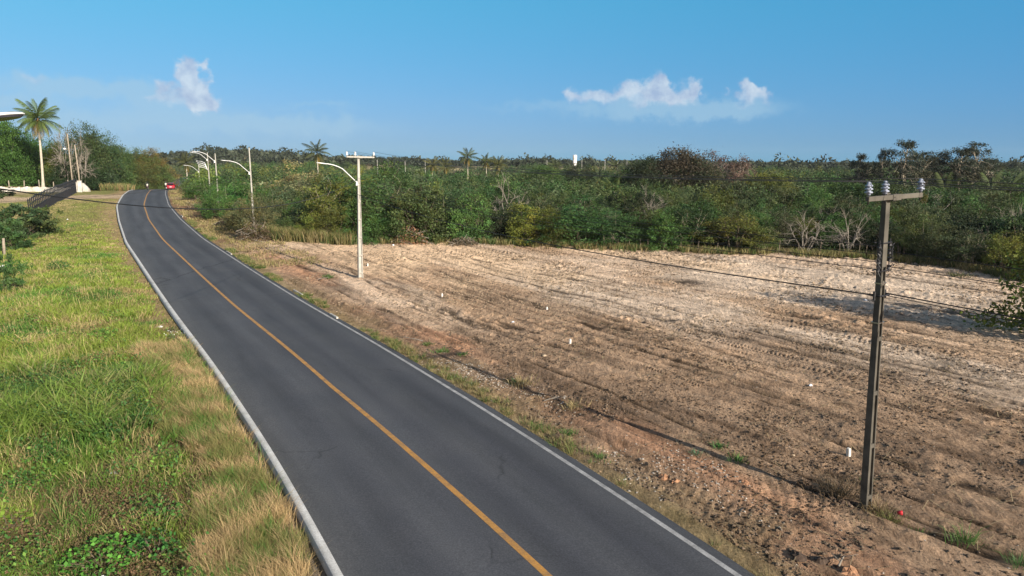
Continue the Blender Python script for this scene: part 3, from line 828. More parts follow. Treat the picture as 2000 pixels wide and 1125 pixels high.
# behind the white wall on the left
LG = 'trees behind the white wall'
for px, z, tp, rr, kd, cl_, lab in ((-45, 154, 236, 6.5, 'mango', (.060, .130, .024), 'bright green mango tree cut off by the left margin of the photo'),
                                    (18, 156, 244, 5.6, 'mango', (.055, .125, .024), 'tall bright green mango tree left of the coconut palm behind the white wall'),
                                    (50, 168, 268, 4.6, 'mango', (.05, .12, .026), 'green mango tree just left of the coconut palm trunk'),
                                    (92, 174, 284, 5.0, 'mango', (.04, .10, .024), 'dark green leafy tree behind the coconut palm trunk'),
                                    (118, 164, 292, 3.8, 'mango', (.115, .145, .026), 'yellow-green leafy tree right of the coconut palm'),
                                    (10, 172, 300, 6.0, 'mango', (.04, .09, .022), 'dark tree filling the gap low behind the mango trees'),
                                    (65, 168, 296, 6.0, 'mango', (.035, .08, .022), 'shaded dark tree far behind the coconut palm'),
                                    (172, 166, 262, 4.6, 'mango', (.055, .085, .03), 'dull green tree behind the two grey poles'),
                                    (205, 168, 276, 4.6, 'mango', (.05, .09, .03), 'dark green rounded tree right of the two grey poles'),
                                    (226, 178, 290, 4.6, 'mango', (.06, .105, .03), 'green rounded tree sloping down towards the road bend'),
                                    (192, 180, 312, 4.6, 'fine', (.05, .125, .034), 'fresh green low tree behind the wooden fence'),
                                    (232, 172, 314, 4.2, 'fine', (.08, .135, .034), 'green shrub tree left of the bend, beside the dry reeds'),
                                    (268, 186, 302, 4.8, 'mango', (.085, .125, .034), 'rounded green tree behind the bend of the road'),
                                    (302, 188, 304, 4.8, 'mango', (.150, .120, .036), 'rusty olive rounded tree behind the bend of the road'),
                                    (318, 182, 322, 3.4, 'fine', (.085, .13, .036), 'green shrub tree right above the red car'),
                                    (278, 180, 325, 4.2, 'mango', (.10, .12, .036), 'low olive tree behind the oncoming motorcycle'),
                                    (148, 160, 318, 5.0, 'mango', (.03, .06, .02), 'dark shaded tree at the foot of the two grey poles')):
    px_tree('leafy_tree', px, z, tp, rr, kd, cl_, lab, 'tree', LG)
px_tree('bare_tree', 138, 158, 254, 4.2, 'bare', GREY, 'tall greyish tree with bare crooked branches beside the grey poles', 'tree', LG, 1)
px_tree('bare_tree', 160, 158, 272, 3.6, 'bare', GREY, 'lower greyish bare tree right of the two grey poles', 'tree', LG, 2)
# bushes on the left verge
px_tree('verge_bush', 40, 74, 398, 3.2, 'bush', (.06, .095, .036), 'big grey-green bush covering the near end of the black fence', 'bush', 'bushes on the left verge', 0)
px_tree('verge_bush', 84, 77, 405, 2.0, 'bush', (.085, .12, .036), 'green bush in front of the black fence posts', 'bush', 'bushes on the left verge', 1)
px_tree('verge_bush', 0, 66, 415, 2.4, 'bush', (.05, .10, .032), 'green bush at the left margin beside the grey post', 'bush', 'bushes on the left verge', 2)
px_tree('verge_bush', 30, 66, 440, 1.5, 'bush', (.045, .095, .028), 'dark green low bush in front of the big grey-green bush', 'bush', 'bushes on the left verge', 3)
px_tree('verge_bush', 14, 46, 496, 1.0, 'bush', (.06, .12, .034), 'leafy green bush with white speckles at the left margin in the tall grass', 'bush', 'bushes on the left verge', 1)
px_tree('verge_bush', 6, 130, 371, 2.6, 'bush', DARK, 'dark low bush put in for shade below the white wall at the left margin', 'bush', 'bushes on the left verge', 0)  # dark bush added where only shade lies on the ground

# near leafy tree whose branches come in from the right
px_tree('leafy_tree', 2108, 33.2, 428, 2.9, 'dense', (.135, .17, .035), 'near yellow-green leafy tree reaching in at the right margin over the dirt', 'tree', None, 1)

# ------------------------------------------------------------------ the scrub that fills the land behind the lot
def zone_words(px):
    for lim, w in ((430, 'by the road bend'), (520, 'around the third lamp pole'), (640, 'by the cream-green dome'), (760, 'near the lamp post'), (900, 'right of the lamp post'),
                   (1010, 'near the whitish leafless tree'), (1100, 'around the yellow-green tree'), (1240, 'around the wide vivid green tree'), (1330, 'around the silvery leafless tree'),
                   (1430, 'below the pinkish trees'), (1530, 'below the yellow-green leafy tree'), (1620, 'around the leaning leafless tree'), (1700, 'left of the near utility pole'), (1800, 'right of the near utility pole'), (1900, 'left of the crooked white trunk')):
        if px < lim: return w
    return 'towards the right margin'

HUES = {'olive': OLIVE, 'dark green': DEEP, 'fresh green': MID, 'yellow-green': (.130, .135, .034), 'grey-green': GREY, 'dry brown': BROWN, 'blackish green': DARK, 'dusty green': (.085, .100, .048)}
def pick_hue(x, y):
    a = float(vn(np.array([x / 9.]), np.array([y / 9.]), 201)[0]); b = random.random()
    v = .6 * a + .4 * b
    for lim, k in ((.24, 'blackish green'), (.34, 'dark green'), (.47, 'olive'), (.57, 'dusty green'), (.69, 'fresh green'), (.77, 'yellow-green'), (.92, 'grey-green'), (1.1, 'dry brown')):
        if v < lim: return k

pts = []
cell = {}
def free(x, y, d):
    i, j = int(x // 6), int(y // 6)
    for a in (-1, 0, 1):
        for b in (-1, 0, 1):
            for q in cell.get((i + a, j + b), ()):
                if math.hypot(q[0] - x, q[1] - y) < max(d, q[2]): return False
    return True
def put(x, y, d): cell.setdefault((int(x // 6), int(y // 6)), []).append((x, y, d))
for x, y, r_ in TREES: put(x, y, min(r_ * .6, 4))
POLES = [(8.5, 15.6), (-10.1, 47.2), (-28.4, 77.5), (-41.2, 98.7), (-55.6, 132)]
def clear_of_view(x, y):
    a = x / y
    # keep the pale fields and the strips of far road open
    for x0, x1, y0, y1 in FIELDS:
        if x0 - 2 < x < x1 + 2 and y0 - 3 < y < y1 + 3: return False
    if math.hypot(x, y) > 215:
        for x0, x1, y0, y1 in FIELDS:
            if y < y0 and x0 / y0 - .01 < a < x1 / y0 + .01: return random.random() < .10
    return True
cand = []
for k in range(60000):
    a = random.uniform(R(-41), R(39)); r_ = 50 + 400 * random.random() ** 1.6
    x, y = r_ * math.sin(a), r_ * math.cos(a)
    if y < 30: continue
    cand.append((r_, a, x, y))
cand.sort()
nn_, ff_, _ = road_coord(np.array([c[2] for c in cand]), np.array([c[3] for c in cand]))
for (r_, a, x, y), n_, f_ in zip(cand, nn_, ff_):
    if n_ > 0:
        if f_ < 300 and n_ < (7.5 if f_ < 160 else 9): continue
        if r_ < edge_r(a) + 1.2: continue
        if f_ < 118 and f_ > 60 and n_ < 9.5: continue
    else:
        if f_ < 168 or (f_ < 300 and n_ > -7): continue
        if r_ < 175: continue
    if 195 < y < 290 and -.487 < x / y < -.435: continue          # the far stretch of road stays in view
    if 165 < y <= 195 and -.482 < x / y < -.452: continue
    d = 2.5 if r_ < 75 else (3.0 if r_ < 110 else 3.8 + (r_ - 110) * .008)
    if not free(x, y, d) or not clear_of_view(x, y): continue
    if min(math.hypot(x - p[0], y - p[1]) for p in POLES) < 2.0: continue
    put(x, y, d); pts.append((r_, a, x, y, n_))
pts.sort()

def local_h(px, r_, deep):
    f = float(np.interp(px, [300, 430, 520, 600, 700, 880, 960, 1100, 1300, 1500, 1700, 2000], [2.3, 2.3, 2.8, 4.1, 5.0, 4.7, 3.7, 3.3, 3.0, 2.8, 2.8, 3.2]))
    g = 4.5 if px > 560 else 4.4
    return f + (g - f) * min(1, max(0, deep / 30))

MAXI = 205
mass = []
FG = 'scrub trees behind the dirt lot'
for i, (r_, a, x, y, n_) in enumerate(pts):
    px, _ = px_of(x, y, 2.0)
    deep = r_ - edge_r(a) if n_ > 0 else 40
    Hh = local_h(px, r_, deep) * random.uniform(.62, 1.3)
    if deep < 5: Hh *= .85
    hue = pick_hue(x, y)
    if px < 520 and deep < 25 and n_ > 0: hue = random.choice(['olive', 'grey-green', 'fresh green', 'fresh green', 'dusty green'])
    j = random.uniform(.6, 1.3)
    j *= float(np.interp(px, [400, 900, 1250, 1800], [1.3, 1.2, 1.0, .92]))  # leaf colour lifted leftwards: lens falloff painted in along with lusher scrub
    c = tuple(v * j * k_ * random.uniform(.93, 1.07) for v, k_ in zip(HUES[hue], (.95, 1.09, 1.0)))
    Rr = Hh * random.uniform(.42, .58) + .25
    if i < MAXI and n_ > 0:
        kd = random.choices(['scrub', 'fine', 'dense', 'bare'], [4, 4, 1.8, .45])[0]
        if hue == 'dry brown' and random.random() < .4: kd = 'bare'
        nm = {'scrub': 'scrub_tree', 'fine': 'feathery_tree', 'dense': 'leafy_tree', 'bare': 'bare_tree'}[kd]
        word = {'scrub': 'open thorn tree', 'fine': 'feathery thorn tree', 'dense': 'close-leaved tree', 'bare': 'half-leafless tree'}[kd]
        row = 'at the lot edge' if deep < 7 else ('in second rank' if deep < 15 else ('in mid scrub' if deep < 26 else 'deep in scrub'))
        if px < 520: row = 'at the roadside' if deep < 9 else 'back from the roadside'
        size = 'low' if Hh < 3.3 else ('tall' if Hh > 4.7 else 'middling')
        add_tree(nm, kd, x, y, Hh, Rr, c, f'{size} {hue} {word} {row} {zone_words(px)}'.replace('the wide vivid', 'the vivid'), 'tree', FG)
    else:
        mass.append((x, y, Hh, Rr, c))

# everything farther back reads as one mass: joined leaf clumps
def mass_mesh(name, items, nleaf, Lk, Wk, variants=7):
    Vs, Cs = [], []
    vr = []
    for k in range(variants):
        r = np.random.default_rng(300 + k)
        th = r.uniform(0, 2 * PI, nleaf); u = r.uniform(-.15, 1, nleaf); rr = r.uniform(.55, 1.02, nleaf)
        el = np.arcsin(np.clip(u, -1, 1))
        lump = 1 + .22 * np.sin(th * 3 + k * 2) + .14 * np.sin(th * 5 + el * 5 + k)
        p = np.stack([rr * np.cos(el) * np.cos(th) * lump, rr * np.cos(el) * np.sin(th) * lump, .32 + .66 * rr * np.sin(el) * (1 + .16 * np.sin(2 * th + k))], 1)
        b = (.65 + .6 * vn(p[:, 0] * 3 + 9, p[:, 1] * 3 + p[:, 2] * 4, k)) * r.uniform(.75, 1.25, nleaf)
        v, q, c = quad_leaves(np.zeros((nleaf, 3)), r.uniform(.6, 1.4, nleaf) * Lk, r.uniform(.6, 1.4, nleaf) * Wk, np.stack([b, b, b], 1), .2, .1, r)
        vr.append((np.repeat(p, 4, 0), v, c))
    xs = np.array([(m[0], m[1]) for m in items]); zs = height(xs[:, 0], xs[:, 1], False)
    for i, (x, y, Hh, Rr, cc) in enumerate(items):
        p, v, c = vr[i % variants]
        t = random.uniform(0, 2 * PI); ct, st = math.cos(t), math.sin(t)
        P = np.stack([(p[:, 0] * ct - p[:, 1] * st) * Rr, (p[:, 0] * st + p[:, 1] * ct) * Rr, p[:, 2] * Hh], 1)
        g = max(.7, min(1.6, Rr / 2.8))
        Vs.append(P + v * g + np.array([x, y, zs[i] - .1])); Cs.append(c * np.array(cc))
    Vv = np.concatenate(Vs); Cc = np.concatenate(Cs)
    return tag(obj_np(name, Vv, np.arange(len(Vv)).reshape(-1, 4), M['leaf'], Cc), kind='stuff')
near_mass = [m for m in mass if math.hypot(m[0], m[1]) < 170]
far_mass = [m for m in mass if math.hypot(m[0], m[1]) >= 170]
tag(mass_mesh('scrub_woods', near_mass, 620, .42, .17), 'scrub woods of mixed olive and green crowns stretching back behind the first ranks')
tag(mass_mesh('farther_scrub_woods', far_mass, 260, .62, .32), 'far scrub woods of dull green crowns reaching to the pale open fields')
# wooded skyline
sky_ = []
for k in range(5200):
    a = random.uniform(R(-42), R(42)); r_ = random.uniform(455, 1500) if random.random() < .75 else random.uniform(1500, 3200)
    x, y = r_ * math.sin(a), r_ * math.cos(a)
    if not clear_of_view(x, y) and r_ < 660: continue
    if .080 < x / y < .098 and r_ < 900: continue
    Hh = random.uniform(3.2, 5.6) * (1 + .45 * float(vn(np.array([a * 40]), np.array([r_ / 150]), 401)[0]))
    if random.random() < .07 and r_ < 1100: Hh *= 1.7
    g = random.uniform(.7, 1.15)
    sky_.append((x, y, Hh, Hh * random.uniform(.6, .95), (.055 * g, .070 * g, .042 * g)))
tag(mass_mesh('distant_woods', sky_, 90, 1.7, .95), 'dark belt of distant woods along the horizon')

# ------------------------------------------------------------------ palms
def frond_mesh(L, seed, droop=1.0, leaf=.50, nl=42):
    r = np.random.default_rng(seed)
    V_, F_, C_ = [], [], []
    def rach(t): return np.array([L * (t - .12 * t * t * droop), 0, L * (.34 * t - .62 * droop * t * t)])
    prev = None
    for i in range(9):
        p = rach(i / 8); w = .045 * (1 - .8 * i / 8)
        V_ += [p + [0, w, 0], p + [0, -w, 0], p + [0, 0, w]]; C_ += [[.20, .17, .06]] * 3
        if i:
            b = 3 * i
            F_ += [(b - 3, b - 2, b + 1), (b - 3, b + 1, b), (b - 2, b - 1, b + 2), (b - 2, b + 2, b + 1), (b - 1, b - 3, b), (b - 1, b, b + 2)]
    for i in range(nl):
        t = .14 + .86 * i / (nl - 1)
        p = rach(t); q = rach(min(1, t + .05)) - rach(t - .05); q /= np.linalg.norm(q)
        ll = leaf * L * .55 * math.sin(PI * (.18 + .72 * t)) ** .8
        for s in (-1, 1):
            d = np.array([.7 * q[0], s * .7, .6 * q[2] - .55 - .5 * r.uniform()]); d /= np.linalg.norm(d)
            e = p + d * ll; m = p + d * ll * .5 + [0, 0, .05 * ll]
            w = q * .022 * L / 3.2
            b = len(V_)
            V_ += [p - w, p + w, m + w * 1.1, m - w * 1.1, e + [0, 0, -.12 * ll]]
            F_ += [(b, b + 1, b + 2), (b, b + 2, b + 3), (b + 3, b + 2, b + 4)]
            k = r.uniform(.75, 1.25); C_ += [[k, k, k]] * 5
    return np.array(V_), np.array(F_), np.array(C_)

FROND = [frond_mesh(3.2, 500 + i, [.55, .8, 1.05, 1.35][i]) for i in range(4)]
FRONDM = [mesh_np('frond', v, f, M['leaf'], c) for v, f, c in FROND]
def palm(x, y, Hh, cr, label, colr, nfr=20, parts=False, lean=(0, 0), group=None, wind=0.0, trunk_r=.16):
    z = H1(x, y) - .05
    o = empty('coconut_palm' if parts else 'palm_tree', (x, y, z), 0, 1, label, 'palm', group)
    k = cr / 3.2
    top = Vector((lean[0], lean[1], Hh - cr * .86))
    tb = MB()
    ps = [Vector((0, 0, -.2)), Vector((lean[0] * .55, lean[1] * .55, top.z * .3)), Vector((lean[0] * .9, lean[1] * .9, top.z * .65)), top]
    fine = []
    for i in range(13):
        t = i / 12 * 3; j = min(2, int(t)); u = t - j
        fine.append(ps[j].lerp(ps[j + 1], u))
    for _ in range(2):
        fine = [fine[0]] + [(fine[i - 1] + fine[i] * 2 + fine[i + 1]) / 4 for i in range(1, 12)] + [fine[-1]]
    tb.tube(fine, [trunk_r * (1.7 if i == 0 else (1.25 if i == 1 else 1 - .35 * i / 12)) for i in range(13)], 9)
    tb.build('trunk', M['palm_bark'], o, True)
    rr = random.Random(int(x * 13 + y * 7))
    Vs, Fs, Cs = [], [], []; off = 0
    ga = 2.39996
    for i in range(nfr):
        t = i / (nfr - 1)
        az = i * ga + rr.uniform(-.2, .2)
        pitch = R(88 - 138 * t ** .85 + rr.uniform(-9, 9))                 # from upright young fronds to hanging old ones
        q = min(3, int(t * 2.2 + rr.random() * 1.6))
        s = k * (.75 + .3 * math.sin(PI * min(1, t + .25)) + rr.uniform(-.08, .08))
        mt = Matrix.Rotation(az, 4, 'Z') @ Matrix.Rotation(-pitch + .25, 4, 'Y') @ Matrix.Rotation(rr.uniform(-.5, .5), 4, 'X') @ Matrix.Scale(s, 4)
        if wind:
            mt = Matrix.Rotation(wind * (.6 + .5 * abs(math.sin(az))), 4, 'Y') @ mt
        mt = Matrix.Translation(top) @ mt
        cc = np.array(colr) * rr.uniform(.8, 1.2)
        if t > .82: cc = np.array((.26, .19, .045)) * rr.uniform(.8, 1.1)
        if parts:
            fo = link(bpy.data.objects.new('frond', FRONDM[q]), o); fo.matrix_local = mt; fo.color = (*cc, 1)
        else:
            v, f, c = FROND[q]
            m3 = np.array(mt)
            Vs.append(v @ m3[:3, :3].T + m3[:3, 3]); Fs.append(f + off); off += len(v); Cs.append(c * cc)
    if not parts:
        obj_np('crown', np.concatenate(Vs), np.concatenate(Fs), M['leaf'], np.concatenate(Cs), parent=o)
    else:
        hb = MB()
        for i in range(9):
            a = i * ga
            hb.lathe([(.02, -.14), (.10, -.09), (.13, 0), (.09, .1), (.02, .14)], 8, (top.x + .32 * math.cos(a), top.y + .32 * math.sin(a), top.z - .3 - .05 * (i % 3)))
        c = hb.build('coconut_cluster', simple('green_coconut', (.22, .16, .05), .6), o, True)
        sb = MB(); sb.lathe([(.13, -.9), (.2, -.5), (.26, 0), (.12, .5)], 10, tuple(top))
        sb.build('crown_shaft', simple('fibrous_sheath', (.24, .13, .06), .9), o, True)
    return o

def px_palm(px, z, top_py, cr, label, colr=(.075, .095, .030), **kw):
    x, y = at_z(px, z); a, f, u = ray(px, top_py)
    return palm(x, y, CAMH + u * z - H1(x, y), cr * (1 if kw.get('parts') else 1.3), label, colr, **kw)

px_palm(84, 148, 193, 5.2, 'tall coconut palm with curved pale trunk behind the white wall', (.100, .150, .040), nfr=36, parts=True, lean=(.3, .3), wind=.14, trunk_r=.27)
PG = 'palms on the skyline'
px_palm(623, 170, 271, 3.0, 'dark coconut palm rising from pale twiggy trees left of the lamp post', (.07, .085, .03), group=PG)
px_palm(914, 235, 287, 3.1, 'tallest palm of the trio right of centre-left, with a double trunk', group=PG)
px_palm(950, 255, 299, 2.8, 'middle palm of the distant trio', group=PG)
px_palm(973, 240, 302, 3.1, 'rightmost and lowest palm of the distant trio', (.095, .10, .032), group=PG)
px_palm(845, 270, 305, 3.3, 'squat yellowish palm left of the distant trio', (.11, .11, .034), group=PG)
px_palm(871, 275, 308, 3.3, 'squat palm between the yellowish one and the distant trio', (.10, .105, .034), group=PG)
px_palm(1170, 155, 325, 2.2, 'young palm with upright fronds left of the dark broad trees', (.04, .065, .028), group=PG)
px_palm(1201, 380, 309, 3.6, 'distant palm on the skyline right of the water tower', group=PG)
px_palm(1235, 400, 311, 3.4, 'smaller distant palm left of the rusty brown domed tree', group=PG)
px_palm(1084, 390, 309, 3.8, 'distant bushy palm just left of the water tower', group=PG)
px_palm(1257, 140, 306, 2.4, 'dark young palm on the shoulder of the dark broad tree', (.03, .055, .026), group=PG)
px_palm(1198, 118, 340, 2.4, 'young green palm low in front of the dark broad trees', (.075, .105, .03), group=PG)
px_palm(1776, 82, 372, 2.6, 'yellowish young palm in the scrub right of the crossarm', (.15, .13, .035), group=PG)
px_palm(1842, 118, 338, 3.0, 'young palm with arching fronds right of the eucalyptus row foot', (.075, .10, .032), group=PG)
px_palm(1932, 116, 334, 3.0, 'young palm near the right margin, left of the last one', (.07, .10, .034), group=PG)
px_palm(1968, 118, 332, 3.1, 'young palm nearest the right margin of the scrub', (.07, .10, .034), group=PG)
px_palm(1475, 130, 330, 2.6, 'young green palm beside the pinkish trees', (.065, .10, .03), group=PG)
px_palm(186, 175, 255, 3.2, 'dark palm head showing above the trees behind the grey poles', (.035, .065, .028), group=PG)
px_palm(366, 240, 298, 3.2, 'slim palm with pale trunk above the road bend', (.09, .10, .035), group=PG, trunk_r=.2)
px_palm(792, 420, 305, 4.0, 'distant palm left of the squat yellowish palm', (.05, .065, .04), group=PG)
px_palm(735, 430, 309, 3.6, 'distant palm right behind the lamp post crossarm', (.05, .065, .04), group=PG)

# ------------------------------------------------------------------ concrete poles
UX = Vector((.857, .515, 0)).normalized()
RZ = math.atan2(.515, .857)
def frus(mb, x0, x1, y0, y1, z0, z1, sx0, sx1):
    """box whose section is scaled by sx0 at the bottom and sx1 at the top"""
    vs = [(x * s, y * s, z) for z, s in ((z0, sx0), (z1, sx1)) for x, y in ((x0, y0), (x1, y0), (x1, y1), (x0, y1))]
    mb.add(vs, [(0, 3, 2, 1), (4, 5, 6, 7), (0, 1, 5, 4), (1, 2, 6, 5), (2, 3, 7, 6), (3, 0, 4, 7)])

def pole_body(Hh, b=.30, d=.24, top=.5, solid=.22):
    mb = MB()
    S = lambda z: 1 - (1 - top) * z / Hh
    hb, hd, t, w = b / 2, d / 2, b * .18, .03
    zt = Hh * (1 - solid)
    frus(mb, -hb, -hb + t, -hd, hd, -.4, zt, S(-.4), S(zt)); frus(mb, hb - t, hb, -hd, hd, -.4, zt, S(-.4), S(zt))
    frus(mb, -hb + t, hb - t, -w, w, -.4, zt, S(-.4), S(zt))
    z = .28
    while z < zt - .2:
        for s in (-1, 1):
            y0, y1 = (w, hd - .004) if s > 0 else (-hd + .004, -w)
            frus(mb, -hb + t, hb - t, y0, y1, z, z + .10, S(z), S(z + .1))
        z += 1.28
    frus(mb, -hb, hb, -hd, hd, zt, Hh, S(zt), S(Hh))
    return mb

def insulator(mb_c, mb_m, x, y, z):
    mb_m.lathe([(.018, -.10), (.018, .02)], 8, (x, y, z))
    mb_c.lathe([(.026, .0), (.045, .01), (.045, .04), (.086, .05), (.076, .078), (.046, .085), (.046, .11), (.086, .12), (.076, .148), (.046, .155), (.046, .18), (.082, .19), (.07, .215), (.044, .225), (.04, .27), (.026, .285)], 16, (x, y, z))

def lamp_arm(root, h, L=2.35, rise=1.28, mat='white_paint', side=-1, y=-.02, rad=.032):
    mb = MB()
    pts_ = [(-.05 * 1, y, h - .1), (-.12, y, h)]
    for t in np.linspace(0, 1, 12):
        xx = -.12 - (L - .12) * t
        f = (1 - (1 - min(1, t / .52)) ** 1) * .84 if t < .46 else .743 + (1 - .743) * (1 - (1 - (t - .46) / .54) ** 1.9)
        pts_.append((xx, y, h + rise * f))
    mb.tube(pts_[1:], rad, 8)
    arm = mb.build('lamp_arm', M[mat], root, True)
    bb = MB(); bb.box(-.15, y, h - .04, .14, .12, .30, top=.55); bb.build('arm_bracket', M[mat], root)
    hd = MB()
    p0 = Vector(pts_[-3]); p1 = Vector(pts_[-1]); d = (p1 - p0).normalized()
    n = 10; vs = []; fs = []
    prof = [(0, .03), (.12, .07), (.3, .10), (.55, .11), (.75, .085), (.86, .03)]
    for s, r_ in prof:
        c = p1 - d * .25 + d * s
        for k in range(n):
            a = 2 * PI * k / n
            vs.append(c + Vector((0, 1, 0)) * r_ * 1.15 * math.cos(a) + Vector((0, 0, 1)) * r_ * .42 * math.sin(a))
    for i in range(len(prof) - 1):
        for k in range(n): fs.append((i * n + k, i * n + (k + 1) % n, (i + 1) * n + (k + 1) % n, (i + 1) * n + k))
    fs += [tuple(range(n - 1, -1, -1)), tuple((len(prof) - 1) * n + k for k in range(n))]
    hd.add(vs, fs); h_ = hd.build('lamp_head', M[mat], root, True)
    lb = MB(); lb.box(*(p1 - d * .25 + d * .48 + Vector((0, 0, -.045))), .42, .13, .012, M=Matrix.Rotation(-math.asin(d.z) * -1, 4, 'Y').to_3x3()); lb.build('lamp_lens', M['lens'], h_)

def pole(name, x, y, Hh, label, cat, mat, lean=0.0, arm=None, cross=True, fit=False, b=.30, d=.24, group=None, z=None, top=.5):
    z = H1(x, y) if z is None else z
    o = empty(name, (x, y, z), 0, 1, label, cat, group)
    o.matrix_world = Matrix.Translation((x, y, z)) @ Matrix.Rotation(lean, 4, 'Y') @ Matrix.Rotation(RZ, 4, 'Z')
    pole_body(Hh, b, d, top).build('shaft', M[mat], o, bevel=.008)
    if cross:
        ca = MB(); ya = -d / 2 * top - .075
        ca.box(.11, ya, Hh - .09, 2.02, .09, .105); ca.box(.11, ya, Hh - .095, .30, .12, .135)
        c_ = ca.build('crossarm', M[mat], o, bevel=.01)
        for xx in (-.86, -.27, 1.08):
            mc, mm = MB(), MB(); insulator(mc, mm, xx, ya, Hh - .01)
            i_ = mc.build('insulator', M['porcelain'] if mat != 'concrete_pale' else M['white_paint'], c_, True); 
        bm_ = MB()
        for xx in (-.86, -.27, 1.08): MB().lathe([(.016, -.2), (.016, .02)], 8, (xx, ya, Hh - .01)).build('insulator_pin', M['black'], c_, True)
        bm_.tube([(0, ya - .07, Hh - .09), (0, .14, Hh - .09)], .012, 6); bm_.build('through_bolt', M['black'], c_)
    if arm: lamp_arm(o, arm)
    return o

PH = 7.45
z1 = 0.0
P1 = at(1690, 993)
p1 = pole('utility_pole', *P1, PH, 'tall weathered concrete utility pole with crossarm and three insulators standing on the dirt', 'utility pole', 'concrete', lean=-.026, z=H1(*P1) - .02, b=.225, d=.18, top=.66)
# fittings of the near pole
mb = MB()
for zz, w in ((5.18, .30),):
    for s in (-1, 1):
        mb.tube([(s * .16, -.10, zz), (s * .16, .13, zz)], .022, 8); mb.tube([(s * .20, 0, zz - .10), (s * .20, 0, zz + .10)], .03, 8)
    mb.tube([(-.19, -.115, zz), (.19, -.115, zz)], .018, 8); mb.tube([(-.19, .115, zz), (.19, .115, zz)], .018, 8)
mb.build('cable_clamp', M['black'], p1)
mb = MB()
for zz in (5.78, 5.95, 6.12, 6.30):
    mb.lathe([(.02, -.05), (.045, -.045), (.03, 0), (.045, .045), (.02, .05)], 10, (-.17, -.03, zz)); mb.lathe([(.02, -.05), (.045, -.045), (.03, 0), (.045, .045), (.02, .05)], 10, (.14, -.08, zz + .03))
mb.tube([(-.17, -.03, 5.65), (-.17, -.03, 6.42)], .012, 6); mb.tube([(.14, -.08, 5.7), (.14, -.08, 6.45)], .012, 6)
for zz in (5.74, 6.36): mb.tube([(-.17, -.10, zz), (.17, -.10, zz)], .014, 6); mb.tube([(-.17, .10, zz), (.17, .10, zz)], .014, 6)
for k in range(7):
    a = k * .8; mb.tube([(-.17, -.03, 5.7 + .09 * k), (-.26 - .05 * math.sin(a), -.06, 5.78 + .09 * k), (-.22, -.12, 5.62 + .1 * k)], .009, 5)
    mb.tube([(.14, -.08, 5.8 + .08 * k), (.24 + .04 * math.cos(a), -.12, 5.86 + .08 * k), (.12, -.14, 5.74 + .09 * k)], .009, 5)
mb.build('secondary_rack', M['black'], p1)
mb = MB()
for zz in (4.55, 5.45): 
    s = 1 - .5 * zz / PH
    mb.box(0, 0, zz, .30 * s + .012, .24 * s + .012, .025)
mb.build('steel_band', M['chrome'], p1)

P2 = at(704, 543)
p2 = pole('street_lamp', P2[0], P2[1], 8.62, 'pale concrete lamp post with crossarm and white curved arm at the lot edge', 'street lamp', 'concrete_pale', lean=.020, arm=6.75, b=.34, d=.28, top=.42)
SG = 'street lamps along the road'
p2['group'] = SG
def far_lamp(px, z, top_py, arm_py, label, cross=False, b=.21, d=.19):
    x, y = at_z(px, z); g = H1(x, y)
    return pole('street_lamp', x, y, CAMH + ray(px, top_py)[2] * z - g, label, 'street lamp', 'concrete_pale', 0, CAMH + ray(px, arm_py)[2] * z - g, cross, b=b, d=d, group=SG)
p3 = far_lamp(497, 78, 289, 337, 'second lamp post along the road with white curved arm, rising out of the scrub')
p4 = far_lamp(428.5, 98, 300, 315, 'third lamp post along the road with white curved arm reaching the skyline')
p5 = far_lamp(411, 130, 298, 312, 'fourth lamp post, holding a cluster of curved arms low on its shaft')
h5 = CAMH + ray(411, 333)[2] * 130 - H1(*at_z(411, 130))
for k in range(4):
    mb = MB(); a = .35 * (k - 1.5); hh = h5 + .35 * k
    mb.tube([(-.1, 0, h5), (-.5, a, hh + .35), (-1.0, 2 * a, hh + .6), (-1.6, 3 * a, hh + .68)], .05, 6); mb.build('cluster_arm', M['white_paint'], p5, True)
    mb = MB(); mb.lathe([(.02, -.06), (.16, -.04), (.2, .0), (.1, .06)], 8, (-1.65, 3 * a, hh + .66)); mb.build('lamp_bowl', M['white_paint'], p5, True)
p6 = far_lamp(391.5, 150, 322, 335, 'fifth and lowest lamp post beyond the cluster of arms')

# lamp head close to the drone on the left; its post stands outside the picture
lx, ly = -11.1, 9.2
lz = H1(lx, ly)
nl = empty('street_lamp', (lx, ly, lz), RZ - .02, 1, 'near white street lamp head with dark lens reaching in at the left margin', 'street lamp', SG)
pole_body(9.2, .32, .26, .5).build('shaft', M['concrete_pale'], nl, bevel=.008)
hz = 9.04 - lz                       # height of the tip
mb = MB(); mb.tube([(.14, 0, hz - 1.4), (.9, 0, hz - .9), (1.7, 0, hz - .50), (2.5, 0, hz - .27), (3.30, 0, hz - .135)], .035, 10); mb.build('lamp_arm', M['white_paint'], nl, True)
n = 20; vs, fs = [], []
tilt = .16
prof = [(-.10, .040, .045), (0, .05, .05), (.08, .085, .05), (.18, .125, .052), (.34, .150, .052), (.52, .150, .046), (.66, .125, .036), (.74, .08, .024), (.775, .03, .010)]
for s, wy, hgt in prof:
    for k in range(n):
        a = 2 * PI * k / n
        zz = math.sin(a) * hgt * (1.15 if math.sin(a) > 0 else .55)
        vs.append((3.32 + s * math.cos(tilt), wy * math.cos(a), hz - .13 + s * math.sin(tilt) + zz))
for i in range(len(prof) - 1):
    for k in range(n): fs.append((i * n + k, i * n + (k + 1) % n, (i + 1) * n + (k + 1) % n, (i + 1) * n + k))
fs += [tuple(range(n - 1, -1, -1)), tuple((len(prof) - 1) * n + k for k in range(n))]
lh = MB().add(vs, fs).build('lamp_head', M['white_paint'], nl, True)
c_ = Vector((3.62, 0, hz - .08)); lh.matrix_local = Matrix.Translation(c_) @ Matrix.Rotation(-.17, 4, 'X') @ Matrix.Translation(-c_)
lv, lf = [], []
